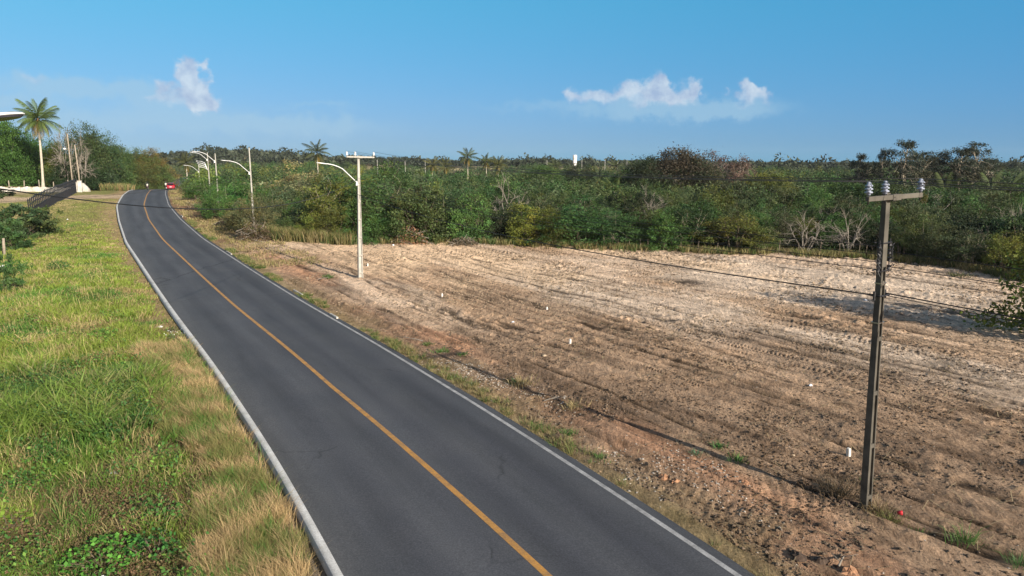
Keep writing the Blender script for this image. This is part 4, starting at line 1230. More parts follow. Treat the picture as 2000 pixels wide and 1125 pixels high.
m_ = 24
for r_ in (1, .92):
    for k in range(m_):
        a = 2 * PI * k / m_
        s = .42 + .335 * r_ * math.cos(a); yy = .135 * r_ * math.sin(a)
        lv.append((3.32 + s * math.cos(tilt), yy, hz - .13 + s * math.sin(tilt) - (.012 if r_ == 1 else .042)))
lf = [(k, (k + 1) % m_, m_ + (k + 1) % m_, m_ + k) for k in range(m_)] + [tuple(m_ + k for k in range(m_))]
MB().add(lv, lf).build('lamp_lens', M['lens'], lh)
mb = MB()
for s in (.0, .045): mb.lathe([(.016, 0), (.018, .03), (.012, .045)], 10, (3.35 + s, 0, hz - .13 + .055)); 
mb.build('photocell', M['blue'], lh, True)

# ------------------------------------------------------------------ cables
def wp(o, x, y, z): return o.matrix_world @ Vector((x, y, z))
bpy.context.view_layer.update()
def cable(a, b, sag, rad, label, mat='cable', name='power_cable', group=None):
    a, b = Vector(a), Vector(b); ps = []
    n = 28
    for i in range(n + 1):
        t = i / n; p = a.lerp(b, t); p.z -= 4 * sag * t * (1 - t); ps.append(p)
    o = MB().tube(ps, rad, 6).build(name, M[mat], None, True)
    return tag(o, label, 'cable', group or 'overhead cables')
off = Vector((.515, -.857, 0)).normalized() * 36.0           # to the next pole of the line, behind the drone
off.z = .6
ya = -.18 * .33 - .075
p2d = -.28 * .21 - .075
for xx, w in ((-.86, 'left'), (-.27, 'middle'), (1.08, 'right')):
    a = wp(p1, xx, ya, PH + .27); b = wp(p2, xx, p2d, 8.62 + .29)
    cable(a, b, .45, .009, f'thin bare wire from the {w} insulator of the near pole to the lamp post', 'wire', 'overhead_wire')
    cable(a, a + off, .45, .009, f'thin bare wire leaving the {w} insulator of the near pole towards the right margin', 'wire', 'overhead_wire')
for k, (zz, z2) in enumerate(((5.78, 6.35), (5.95, 6.6), (6.12, 6.85), (6.30, 7.1))):
    w = ['lowest', 'second lowest', 'second highest', 'highest'][k]
    a = wp(p1, -.20, -.03, zz); b = wp(p2, -.15, -.05, z2)
    cable(a, b, .35 + .05 * (k % 2), .0085, f'{w} of four black cables strung from the pole rack to the lamp post')
    if k in (0, 2):
        a = wp(p1, .17, -.08, zz + .03); cable(a, a + off, .4, .0095, f'{w} black cable leaving the pole rack towards the right margin')
cable(wp(p1, -.20, 0, 5.20), wp(p2, -.16, 0, 5.95), .55, .017, 'thick black cable from the clamp on the near pole leftwards to the lamp post')
cable(wp(p1, .20, 0, 5.20), wp(p1, .20, 0, 5.20) + off, .4, .015, 'thick black cable from the clamp on the near pole to the right margin')
cable(wp(p1, .20, 0, 5.15), wp(p1, .20, 0, 5.12) + off, .5, .009, 'thin black cable just under the thick one right of the pole clamp')
cable(wp(p2, -.16, 0, 6.95), Vector((lx + .1, ly, 8.75)), 1.52, .016, 'black cable sagging across the road from the lamp post to the left margin')
cable(wp(p3, -.1, 0, 6.0), Vector((-62, 66, 4.6)), .9, .012, 'thin cable crossing the far end of the road')
for pa, pb, h0, h1_ in ((p2, p3, 6.9, 6.2), (p3, p4, 6.2, 5.6), (p4, p5, 5.6, 5.6)):
    cable(wp(pa, 0, -.1, h0), wp(pb, 0, -.1, h1_), .5, .010, f'cable strung between lamp posts above the roadside scrub, span of {"the front post" if pa is p2 else ("the second post" if pa is p3 else "the third post")}')

# two grey wooden poles by the gate and distant ones
def wood_pole(px, z, top_py, label, r_=.13, lean=0, group='grey poles by the gate', mat='wood'):
    x, y = at_z(px, z); g = H1(x, y); hh = CAMH + ray(px, top_py)[2] * z - g
    o = empty('wooden_pole', (x, y, g), 0, 1, label, 'pole', group)
    MB().tube([(lean * hh * -.03, 0, -.4), (0, 0, hh * .5), (lean * hh, 0, hh)], [r_, r_ * .9, r_ * .75], 9).build('shaft', M[mat], o, True)
    return o, hh
o, hh = wood_pole(143, 150, 262, 'left one of two grey poles behind the gate, with a small white lamp', .16)
mb = MB(); mb.tube([(0, 0, hh - 3.4), (-.7, -.1, hh - 3.1)], .04, 6); mb.build('lamp_bracket', M['wood'], o)
mb = MB(); mb.lathe([(.03, -.2), (.26, -.12), (.28, .05), (.1, .2)], 10, (-.85, -.1, hh - 3.1)); mb.build('lamp_bowl', M['white_paint'], o, True)
o, hh = wood_pole(157, 148, 283, 'right one of two grey poles behind the gate, leaning slightly', .16, -.02)
for k, (px, z, tp) in enumerate(((738, 300, 312), (792, 330, 314), (831, 330, 313), (1068, 350, 313), (1136, 350, 312), (1181, 350, 311), (1206, 420, 312), (1224, 420, 312))):
    wood_pole(px, z, tp, 'thin pale distant pole ' + ['behind the lamp post crossarm', 'left of the squat yellowish palm', 'nearest the squat yellowish palm', 'left of the water tower', 'just right of the water tower', 'right of the water tower, alone', 'left of a pair before the dark trees', 'right of a pair before the dark trees'][k], .13, 0, 'distant poles among the fields', 'concrete_pale')

# ------------------------------------------------------------------ water tower
x, y = at_z(1122.5, 560); g = H1(x, y)
tz = CAMH + ray(1122, 303)[2] * 560
o = empty('water_tower', (x, y, g), 0, 1, 'white cylindrical water tower standing above the distant trees', 'water tower')
hh = tz - g
MB().lathe([(1.5, -1), (1.5, hh * .62), (1.4, hh * .62 + .05)], 28).build('shaft', M['tower'], o, True)
MB().lathe([(1.4, hh * .62 + .05), (1.65, hh * .66), (1.65, hh * .97), (1.55, hh), (.3, hh + .25)], 28).build('tank', M['tower'], o, True)
mb = MB(); mb.tube([(-1.3, -1.6, 0), (-1.3, -1.6, hh)], .08, 6); mb.tube([(-.9, -1.85, 0), (-.9, -1.85, hh)], .08, 6); mb.build('ladder', M['wood'], o)

# ------------------------------------------------------------------ left side: wall, gate pillars, black fence, wooden fences
def poly_at(lst): return [at(*p) for p in lst]
wl = poly_at([(-60, 370), (0, 370), (40, 370), (80, 370), (120, 370.5), (148, 371.5)])
mb = MB()
for (xa, ya_), (xb, yb) in zip(wl[:-1], wl[1:]):
    d = Vector((xb - xa, yb - ya_, 0)); dn = d.normalized(); nv = Vector((-dn.y, dn.x, 0)) * .14
    za, zb = H1(xa, ya_), H1(xb, yb)
    k = 8
    for i in range(k):
        q0 = Vector((xa, ya_, 0)).lerp(Vector((xb, yb, 0)), i / k); q1 = Vector((xa, ya_, 0)).lerp(Vector((xb, yb, 0)), (i + 1) / k)
        g0, g1 = H1(q0.x, q0.y), H1(q1.x, q1.y); h0 = .92 + .16 * math.sin(i * 1.7 + xa) * .5; h1_ = .92 + .16 * math.sin((i + 1) * 1.7 + xa) * .5
        mb.add([(q0.x - nv.x, q0.y - nv.y, g0 - .3), (q1.x - nv.x, q1.y - nv.y, g1 - .3), (q1.x + nv.x, q1.y + nv.y, g1 - .3), (q0.x + nv.x, q0.y + nv.y, g0 - .3),
                (q0.x - nv.x, q0.y - nv.y, g0 + h0), (q1.x - nv.x, q1.y - nv.y, g1 + h0), (q1.x + nv.x, q1.y + nv.y, g1 + h0), (q0.x + nv.x, q0.y + nv.y, g0 + h0)],
               [(0, 3, 2, 1), (4, 5, 6, 7), (0, 1, 5, 4), (1, 2, 6, 5), (2, 3, 7, 6), (3, 0, 4, 7)])
tag(mb.build('white_wall', M['whitewash']), 'low stained whitewashed wall in front of the coconut palm', 'wall')
for px, py, w, hgt, lab in ((149, 371.5, .55, 2.1, 'white gate pillar joined to the black fence'), (157, 372, .75, 2.35, 'white gate pillar beside the sandy drive, right of the other pillar')):
    x, y = at(px, py)
    o = empty('gate_pillar', (x, y, H1(x, y)), .4, 1, lab, 'gate pillar', 'white gate pillars')
    mb = MB(); mb.box(0, 0, hgt / 2 - .2, w, w, hgt + .2); mb.build('shaft', M['whitewash'], o)
    mb = MB(); mb.box(0, 0, hgt - .06, w + .08, w + .08, .13); mb.build('cap', M['whitewash'], o)
x, y = at(164, 371)
mb = MB(); mb.prism([(-.2, -.3), (1.15, -.3), (1.1, .35), (.6, 1.1), (0, 1.75), (-.2, 1.8)], -.18, .18, lambda u, v, w: (x + u, y + w + .2 * u, H1(x, y) + v))
tag(mb.build('wing_wall', M['whitewash']), 'short sloping white wing wall beside the right gate pillar', 'wall')

fa, fb = at(58, 424), at(149, 374)
def fence_pt(t): return fa[0] + (fb[0] - fa[0]) * t, fa[1] + (fb[1] - fa[1]) * t
flen = math.hypot(fb[0] - fa[0], fb[1] - fa[1])
o = empty('metal_fence', (fa[0], fa[1], H1(*fa)), 0, 1, 'long black metal fence with posts and rails running up to the white gate pillar', 'fence')
o0 = Vector((fa[0], fa[1], H1(*fa)))
npst = int(flen / 1.5); FH = 2.6
me_post = None
gz = [H1(*fence_pt(i / npst)) for i in range(npst + 1)]
for i in range(npst + 1):
    x, y = fence_pt(i / npst)
    if me_post is None:
        mb = MB(); mb.box(0, 0, FH / 2 - .1, .11, .11, FH + .3); mb.lathe([(.07, 0), (.05, .08), (.0001, .2)], 6, (0, 0, FH + .05))
        q = mb.build('post', M['black'], o); me_post = q
    else:
        q = me_post.copy(); COL.objects.link(q); q.parent = o
    q.location = (x - o0.x, y - o0.y, gz[i] - o0.z)
for hh in (FH - .05, FH * .74, FH * .48, .12):
    mb = MB()
    ps = []
    for i in range(npst + 1):
        x, y = fence_pt(i / npst); ps.append((x - o0.x, y - o0.y, gz[i] - o0.z + hh))
    mb.tube(ps, .06, 6); mb.build('rail', M['black'], o)
mb = MB()
k = int(flen / .36)
for i in range(k):
    t = i / k; x, y = fence_pt(t); g = float(np.interp(t * npst, range(npst + 1), gz))
    mb.box(x - o0.x, y - o0.y, g - o0.z + FH * .22, .05, .05, FH * .48)
mb.build('picket_panel', M['black'], o)

def post_row(name, label, pxs, z_off, hgt, wires=3, mat='wood', cat='fence', rad=.09):
    ps = [at(*p) for p in pxs]
    x0, y0 = ps[0]; g0 = H1(x0, y0)
    o = empty(name, (x0, y0, g0), 0, 1, label, cat)
    tops = []
    for x, y in ps:
        g = H1(x, y); hh = hgt * random.uniform(.85, 1.15); lx_ = random.uniform(-.09, .09) * hh
        mb = MB(); mb.tube([(x - x0, y - y0, g - g0 - .3), (x - x0 + lx_ * .5, y - y0, g - g0 + hh * .5), (x - x0 + lx_, y - y0, g - g0 + hh)], [rad, rad * .95, rad * .8], 7)
        mb.build('post', M[mat], o, True)
        tops.append((x - x0, y - y0, g - g0, hgt))
    for w in range(wires):
        MB().tube([(t[0], t[1], t[2] + t[3] * (.3 + .6 * w / max(1, wires - 1))) for t in tops], .006, 4, False).build('wire', M['wire'], o)
    return o
post_row('wooden_fence', 'row of weathered wooden posts behind the white wall', [(-10, 366), (18, 366), (47, 366), (77, 366), (105, 366), (133, 367)], 0, 1.9, rad=.11)
post_row('wooden_fence', 'row of weathered wooden posts right of the gate pillars along the sandy drive', [(170, 367.5), (178, 367.5), (187, 367), (199, 366.5), (208, 366.5), (220, 367), (240, 368)], 0, 1.75, rad=.10)
epx = [(x_, float(np.interp(x_, [p[0] for p in EDGE_PX], [p[1] for p in EDGE_PX])) - 1.0) for x_ in
       [1180, 1196, 1208, 1228, 1250, 1266, 1296, 1330, 1362, 1400, 1440, 1482, 1520, 1560, 1600, 1640, 1677, 1690, 1712, 1752, 1790, 1835, 1870, 1900, 1942]]
post_row('wire_fence', 'rough wire fence on crooked grey stakes along the foot of the forest', epx, 0, 1.1, 2, 'bark', rad=.04)
x, y = at(8, 492)
tag(MB().tube([(x, y, H1(x, y) - .3), (x + .03, y, H1(x, y) + .8), (x + .09, y, H1(x, y) + 1.55)], [.13, .12, .10], 8).build('fence_post', M['wood'], None, True), 'lone grey wooden post among the bushes at the left margin', 'post')
x, y = at(124, 362)
tag(MB().lathe([(.25, .0), (.55, .15), (.62, .6), (.5, 1.0), (.15, 1.2)], 14, (x, y, H1(x, y) + .2)).build('white_container', M['white_paint'], None, True), 'small rounded white container in the shade behind the white wall', 'container')

# ------------------------------------------------------------------ grass
def blades(x, y, h, w, az, lean, cols, r=rng, bend=.5, dz=0):
    n = len(x)
    z = height(x, y) - .03 + dz
    ca, sa = np.cos(az), np.sin(az)
    pa = r.uniform(0, 2 * PI, n); px_, py_ = np.cos(pa) * w / 2, np.sin(pa) * w / 2
    B = np.stack([x, y, z], 1); W = np.stack([px_, py_, np.zeros(n)], 1)
    m = B + np.stack([ca * lean * h * .32, sa * lean * h * .32, h * .55], 1)
    t = B + np.stack([ca * lean * h * (.8 + bend * .4), sa * lean * h * (.8 + bend * .4), h * (1 - bend * lean * .5)], 1)
    V_ = np.stack([B - W, B + W, m + W * .8, m - W * .8, t], 1).reshape(-1, 3)
    i = np.arange(n)[:, None] * 5
    q = np.concatenate([i, i + 1, i + 2, i + 3], 1); tr = np.concatenate([i + 3, i + 2, i + 4], 1)
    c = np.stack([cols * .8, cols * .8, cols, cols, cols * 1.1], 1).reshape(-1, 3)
    return V_, q, tr, c

def grass_obj(name, sets, label):
    Vs, Qs, Ts, Cs = [], [], [], []; o = 0
    for V_, q, t, c in sets:
        Vs.append(V_); Qs.append(q + o); Ts.append(t + o); Cs.append(c); o += len(V_)
    return tag(obj_np(name, np.concatenate(Vs), [np.concatenate(Qs), np.concatenate(Ts)], M['grass'], np.concatenate(Cs)), label, kind='stuff')

def road_pts(n, m0, m1, f0, f1, side, pw=1.6):
    """random points beside the road: offset m0..m1 beyond the edge, nearer ones more often"""
    f = f0 + (f1 - f0) * rng.random(n) ** pw
    m = m0 + (m1 - m0) * rng.random(n)
    X, tx, ty, e = road_xy(f)
    nn = side * (HW + .24 + m)
    return X + nn * ty, f - nn * tx, m, f

def tufts(x, y, k, spread):
    """k blades round every tuft foot; returns x, y, azimuth, tuft index"""
    n = len(x)
    i = np.repeat(np.arange(n), k)
    a = rng.uniform(0, 2 * PI, n * k); r_ = np.abs(rng.normal(size=n * k)) * np.repeat(np.broadcast_to(spread, n), k) if hasattr(spread, '__len__') else np.abs(rng.normal(size=n * k)) * spread
    return x[i] + np.cos(a) * r_, y[i] + np.sin(a) * r_, a + rng.normal(size=n * k) * .5, i

def bw(px, py, r, x, y):
    x0, y0 = at(px, py)
    d = np.hypot(x - x0, y - y0) / r + (fbm(x / 1.8, y / 1.8, 131, 3) - .5)
    return 1 - sstep(.5, 1.1, d)

def lushw(x, y):
    return np.maximum(np.maximum(bw(170, 770, 3.8, x, y), bw(60, 830, 3.4, x, y)), np.maximum(bw(40, 750, 2.6, x, y), bw(220, 835, 1.6, x, y)))

STRAW, OLV, YG, GRN = np.array((.48, .355, .185)), np.array((.25, .235, .085)), np.array((.235, .305, .050)), np.array((.105, .225, .042))
green, dry = [], []
# tall straw beside the kerb, in windblown tufts
x, y, m, f = road_pts(3500, .12, 3.0, 8.5, 34, -1, 1.3)
nz = fbm(x / 1.3, y / 1.3, 171, 3)
keep = (m < 2.1 + (nz - .5) * 2.2) & (rng.random(len(x)) < .3 + .7 * sstep(0.1, .5, m)) & ~((m < .5) & (f < 15))
x, y, nz, m, f = x[keep], y[keep], nz[keep], m[keep], f[keep]
kind_ = fbm(x / .9, y / .9, 172, 2) + rng.normal(size=len(x)) * .07
hh = .28 + .42 * rng.random(len(x)) * (.5 + nz)
X, Y, A, I = tufts(x, y, 38, .075)
n = len(X)
base = np.where((kind_ < .47)[I][:, None], OLV, np.where((kind_ < .62)[I][:, None], STRAW * .86, STRAW * np.array([1.12, 1.1, 1.08])))
green_t = (rng.random(len(x)) < .20)[I]
base = np.where(green_t[:, None], GRN * 1.05, base)
cols = base * rng.uniform(.7, 1.25, n)[:, None]
wind = np.repeat(np.full(len(x), 2.6), 38)
az = np.where(rng.random(n) < .5, A, wind + rng.normal(size=n) * .6)
dry.append(blades(X, Y, hh[I] * rng.uniform(.6, 1.25, n), .008 * np.maximum(1, f[I] / 15), az, rng.uniform(.3, .95, n), cols))
# low matted straw between the tufts
x, y, m, f = road_pts(30000, .05, 3.4, 8, 40, -1, 1.5)
keep = m < 2.6 + (fbm(x / 1.3, y / 1.3, 171, 3) - .5) * 2.6
x, y, f = x[keep], y[keep], f[keep]; n = len(x)
cols = (STRAW * .8)[None] * rng.uniform(.55, 1.25, n)[:, None]
g = rng.random(n) < .22
cols[g] = OLV * rng.uniform(.6, 1.1, g.sum())[:, None]
dry.append(blades(x, y, rng.uniform(.08, .2, n), .010 * np.maximum(1, f / 14), rng.uniform(0, 2 * PI, n), rng.uniform(.6, 1.6, n), cols))
# green and yellow tall grass farther from the kerb
x, y, m, f = road_pts(30000, .05, 20, 8, 92, -1, 1.5)
keep = (rng.random(len(x)) < 1 - .8 * sstep(50, 88, f + (fbm(x / 6, y / 6, 178, 3) - .5) * 30)) & ((m > 2.3 + (fbm(x / 1.3, y / 1.3, 171, 3) - .5) * 2.2) | ((f > 26) & (m > fbm(x / 2, y / 2, 173, 3) * 2.2 - .4)))
weed = (y < 16.8) & (m > 1.8) & (fbm(x / 1.0, y / 1.0, 177, 3) < .53)
keep &= ~weed
x, y, m, f = x[keep], y[keep], m[keep], f[keep]
L_ = lushw(x, y); nz = fbm(x / 2.6, y / 2.6, 174, 3); n2_ = fbm(x / .8, y / .8, 175, 2)
K = 13
X, Y, A, I = tufts(x, y, K, .16 + .004 * f)
n = len(X)
yel = sstep(.36, .60, nz + .12 * sstep(18, 34, f))[I][:, None]
base = GRN * (1 - yel) + YG * yel
base = np.where(((n2_ > .66) | (rng.random(len(x)) < .10))[I][:, None], np.array((.42, .34, .16)), base)
base = base * (1 - .55 * L_[I][:, None]) + np.array((.055, .135, .030)) * .55 * L_[I][:, None]
cols = base * rng.uniform(.65, 1.3, n)[:, None]
n4_ = fbm(x / 1.4 + 3, y / 1.4, 199, 3)
cols *= (.62 + .75 * n4_)[I][:, None]
h_ = ((.22 + .42 * nz + .26 * L_) * (.35 + 1.4 * n4_))[I] * rng.uniform(.55, 1.3, n) * (1 - .6 * sstep(40, 80, f))[I] * (1 - .5 * (1 - sstep(.3, 2.5, m)))[I]
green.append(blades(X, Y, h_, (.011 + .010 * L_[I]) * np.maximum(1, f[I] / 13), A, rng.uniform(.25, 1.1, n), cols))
# seed stalks standing above
x, y, m, f = road_pts(9000, 2.5, 18, 12, 62, -1, 1.3)
keep = fbm(x / 2.2, y / 2.2, 176, 3) > .47; x, y, f = x[keep], y[keep], f[keep]; n = len(x)
green.append(blades(x, y, rng.uniform(.45, .85, n), .007 * np.maximum(1, f / 12), rng.uniform(0, 2 * PI, n), rng.uniform(.1, .5, n), np.array((.46, .40, .17))[None] * rng.uniform(.7, 1.2, n)[:, None]))
# short mown grass up the slope
x, y, m, f = road_pts(110000, .05, 36, 26, 138, -1, 1.25)
keep = ~((np.abs(f - 132) < 8) & (m < 28)) & (rng.random(len(x)) < (.55 + .45 * sstep(.2, 2.0, m + (fbm(x / 3, y / 3, 178, 2) - .5) * 3))); x, y, f, m = x[keep], y[keep], f[keep], m[keep]; n = len(x)
nz = fbm(x / 5, y / 5, 179, 3)
b = np.array((.25, .275, .075))[None] * (1 - sstep(.42, .62, nz)[:, None]) + np.array((.42, .34, .17))[None] * sstep(.42, .62, nz)[:, None]
green.append(blades(x, y, rng.uniform(.06, .22, n), .02 * f / 30, rng.uniform(0, 2 * PI, n), rng.uniform(.3, 1.2, n), b * rng.uniform(.75, 1.2, n)[:, None]))
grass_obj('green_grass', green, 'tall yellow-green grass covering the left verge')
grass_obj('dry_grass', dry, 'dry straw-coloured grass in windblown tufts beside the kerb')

# low broad-leaved ground weeds near the drone
def leafy(x, y, h, k, size, base, spread):
    """small leafy plants: k leaves round each foot"""
    n = len(x); i = np.repeat(np.arange(n), k)
    hz_ = h[i] if hasattr(h, '__len__') else h
    P = np.stack([x[i] + rng.normal(size=n * k) * spread, y[i] + rng.normal(size=n * k) * spread, height(x, y)[i] + rng.uniform(.15, 1.0, n * k) * hz_], 1)
    s = np.broadcast_to(size, n)[i] * rng.uniform(.6, 1.35, n * k)
    c = base[i] * rng.uniform(.65, 1.3, n * k)[:, None]
    return quad_leaves(P, s, s * .62, c, .15, -.25)
x, y, m, f = road_pts(16000, 1.4, 12, 8, 27, -1, 1.0)
keep = (y < 17.6) & (fbm(x / 1.2, y / 1.2, 177, 3) < .66)
x, y = x[keep], y[keep]
bs = np.where(rng.random(len(x))[:, None] < .55, np.array((.17, .135, .065)), np.where(rng.random(len(x))[:, None] < .5, np.array((.12, .17, .045)), np.array((.20, .12, .07))))
v, q, c = leafy(x, y, .20, 9, .055, bs, .10)
tag(obj_np('ground_weeds', v, q, M['leaf'], c), 'brownish green low creeping weeds on the near left verge', kind='stuff')
x, y, m, f = road_pts(9000, 2.6, 14, 14, 32, -1, 1.0)
keep = rng.random(len(x)) < lushw(x, y) * .75 * sstep(.36, .55, fbm(x / .8, y / .8, 133, 3)); x, y = x[keep], y[keep]
bs = np.where(rng.random(len(x))[:, None] < .25, np.array((.13, .22, .045)), np.array((.045, .115, .032)))
v, q, c = leafy(x, y, .45 + .4 * rng.random(len(x)), 14, .085, bs, .16)
xq, yq, m, f = road_pts(9000, 2.2, 16, 11, 60, -1, 1.2)
keep = (fbm(xq / 1.1, yq / 1.1, 134, 3) > .60); xq, yq = xq[keep], yq[keep]
bs2 = np.where(rng.random(len(xq))[:, None] < .4, np.array((.14, .26, .045)), np.array((.065, .16, .036)))
v2, q2, c2 = leafy(xq, yq, .35 + .5 * rng.random(len(xq)), 10, .09, bs2, .16)
q = np.concatenate([q, q2 + len(v)]); v = np.concatenate([v, v2]); c = np.concatenate([c, c2])
tag(obj_np('leafy_weeds', v, q, M['leaf'], c), 'dark lush broad-leaved weeds amid the tall grass left of the dry strip', kind='stuff')

def plant(name, px, py, rad_, hgt, nl, size, colr, label, group=None, cat='plant'):
    x, y = at(px, py)
    o = empty(name, (x, y, H1(x, y)), 0, 1, label, cat, group)
    r = np.random.default_rng(int(px * 7 + py))
    th = r.uniform(0, 2 * PI, nl); rr = np.sqrt(r.random(nl)) * rad_
    P = np.stack([rr * np.cos(th), rr * np.sin(th), hgt * r.uniform(.2, 1, nl) * (1 - .45 * (rr / rad_) ** 2)], 1)
    b = r.uniform(.65, 1.4, nl); b[r.random(nl) < .15] *= 1.5
    s = size * r.uniform(.6, 1.3, nl)
    v, q, c = quad_leaves(P, s, s * .78, np.stack([b, b, b * .9], 1) * np.array(colr), .45, -.1, r)
    obj_np('leaves', v, q, M['leaf'], c, parent=o)
    mb = MB()
    for k in range(min(24, nl // 6)):
        p = P[k]; mb.tube([(p[0] * .2, p[1] * .2, -.05), (p[0] * .7, p[1] * .7, p[2] * .6), tuple(p)], [.012, .009, .004], 4, False)
    mb.build('stems', M['bark'], o)
    return o
WG = 'leafy plants in the grass'
plant('leafy_plant', 200, 1088, .85, .5, 420, .10, (.085, .23, .038), 'broad-leaved bright green plant at the bottom of the near verge', WG)
plant('leafy_plant', 300, 1075, .55, .55, 200, .09, (.05, .16, .04), 'smaller dark green plant right of the broad-leaved one', WG)
plant('leafy_plant', 320, 1010, .5, .5, 130, .10, (.07, .17, .04), 'dense green plant higher up in the straw right of the broad-leaved one', WG)
plant('leafy_plant', 15, 1015, .5, .4, 90, .11, (.16, .25, .04), 'yellow-green leafy plant at the left margin near the bottom', WG)
plant('leafy_plant', 408, 985, .45, .45, 110, .10, (.16, .23, .035), 'yellow-green leafy plant among the straw tufts beside the kerb', WG)
plant('leafy_plant', 205, 655, .7, .55, 150, .13, (.085, .2, .036), 'green leafy plant in the middle of the yellow-green grass', WG)
plant('leafy_plant', 25, 525, 1.3, .9, 300, .17, (.06, .14, .036), 'large leafy plant left of the tall grass, near the left margin', WG)
plant('leafy_plant', 115, 525, .8, .8, 160, .15, (.055, .13, .034), 'dark green leafy plant right of the large one in the tall grass', WG)
# flowering weeds against the kerb
o = plant('kerb_weed', 345, 655, .45, .4, 150, .08, (.11, .16, .06), 'green weed with small white flowers against the kerb', 'weeds along the kerb')
x, y = at(350, 663); r = np.random.default_rng(5)
P = np.stack([r.normal(size=26) * .28, r.normal(size=26) * .35, r.uniform(.35, .5, 26)], 1)
v, q, c = quad_leaves(P, .05, .05, np.ones((26, 3)) * .8, .3, 0, r)
obj_np('flowers', v, q, M['leaf'], c, parent=o)
plant('kerb_weed', 368, 700, .4, .3, 110, .08, (.12, .16, .06), 'low green weed against the kerb just nearer than the flowering one', 'weeds along the kerb')
plant('kerb_weed', 335, 640, .3, .35, 80, .08, (.09, .14, .045), 'small dark weed against the kerb just beyond the flowering one', 'weeds along the kerb')

# strip of grass along the right edge of the asphalt
x, y, m, f = road_pts(5200, .05, 1.0, 9, 88, 1, 1.1)
nz = fbm(f / 2.3, f * 0 + 3, 181, 3)
lim = .25 + .55 * sstep(.40, .62, nz)
dens = sstep(.36, .58, nz) * (.9 - .35 * sstep(12, 22, f) * (1 - sstep(34, 42, f)))
keep = (m < lim) & (rng.random(len(x)) < dens * .6); x, y, m, f, nz = x[keep], y[keep], m[keep], f[keep], nz[keep]
X, Y, A, I = tufts(x, y, 14, .07)
n = len(X)
b = np.where(rng.random(len(x))[:, None] < .45, np.array((.12, .19, .05)), np.where(rng.random(len(x))[:, None] < .6, np.array((.26, .24, .09)), np.array((.36, .29, .15))))[I]
grass_obj('roadside_grass', [blades(X, Y, (.12 + .26 * nz[I]) * rng.uniform(.5, 1.2, n), .008 * np.maximum(1, f[I] / 13), A, rng.uniform(.3, 1.2, n), b * rng.uniform(.65, 1.2, n)[:, None])],
          'thin ragged strip of grass along the right edge of the road')
# tall dry grass at the foot of the forest and at the bend
ths = []
a = rng.uniform(_ea[1], R(38), 9000)
er = edge_r(a) + rng.normal(size=len(a)) * .7 + .4
x, y = er * np.sin(a), er * np.cos(a)
pxx = 1000 + FPX * np.tan(a) 
dens = np.interp(pxx, [350, 430, 500, 690, 720, 900, 1100, 1600, 2000], [.35, .5, 1, 1, .45, .25, .22, .2, .2]) * sstep(.3, .6, fbm(x / 3, y / 3, 191, 2))
keep = rng.random(len(x)) < dens; x, y, pxx = x[keep], y[keep], pxx[keep]
X, Y, A, I = tufts(x, y, 12, .22); n = len(X)
b = np.where(rng.random(len(x))[:, None] < .5, np.array((.24, .22, .09)), np.where(rng.random(len(x))[:, None] < .6, np.array((.11, .16, .05)), np.array((.36, .29, .15))))[I]
ths.append(blades(X, Y, np.interp(pxx, [430, 500, 690, 760, 2000], [.7, 1.5, 1.4, .8, .7])[I] * rng.uniform(.4, 1.1, n), .05, A, rng.uniform(.1, .6, n), b * rng.uniform(.65, 1.2, n)[:, None]))
x, y = np.concatenate([at_z(px, z) for px, z in zip(rng.uniform(200, 325, 1100), rng.uniform(157, 178, 1100))]).reshape(-1, 2).T
nn_, ff_, _ = road_coord(x, y); keep = nn_ < -5.0; x, y = x[keep], y[keep]
X, Y, A, I = tufts(x, y, 10, .4); n = len(X)
ths.append(blades(X, Y, rng.uniform(.5, 2.2, n), .10, A, rng.uniform(.1, .5, n), np.where(rng.random(len(x))[:, None] < .45, np.array((.40, .29, .14)), np.array((.15, .19, .06)))[I] * rng.uniform(.65, 1.2, n)[:, None]))
grass_obj('tall_dry_grass', ths, 'tall yellowish dry grass at the foot of the scrub and round the bend')
# straw-coloured low grass on the right roadside strip by the bend
x, y, m, f = road_pts(26000, .4, 6, 52, 150, 1, 1.0)
keep = np.hypot(x, y) < edge_r(np.arctan2(x, y)) + .5; x, y, f = x[keep], y[keep], f[keep]; n = len(x)
b = np.where(rng.random(n)[:, None] < .6, np.array((.42, .33, .17)), np.array((.24, .235, .08)))
dens = sstep(.35, .6, fbm(x / 2.5, y / 2.5, 192, 3)); keep = rng.random(n) < dens; x, y, f, b = x[keep], y[keep], f[keep], b[keep]; n = len(x)
grass_obj('bend_grass', [blades(x, y, rng.uniform(.1, .4, n), .02 * f / 25, rng.uniform(0, 2 * PI, n), rng.uniform(.3, 1.1, n), b * rng.uniform(.7, 1.2, n)[:, None])], 'short dry grass on the roadside strip right of the road bend')

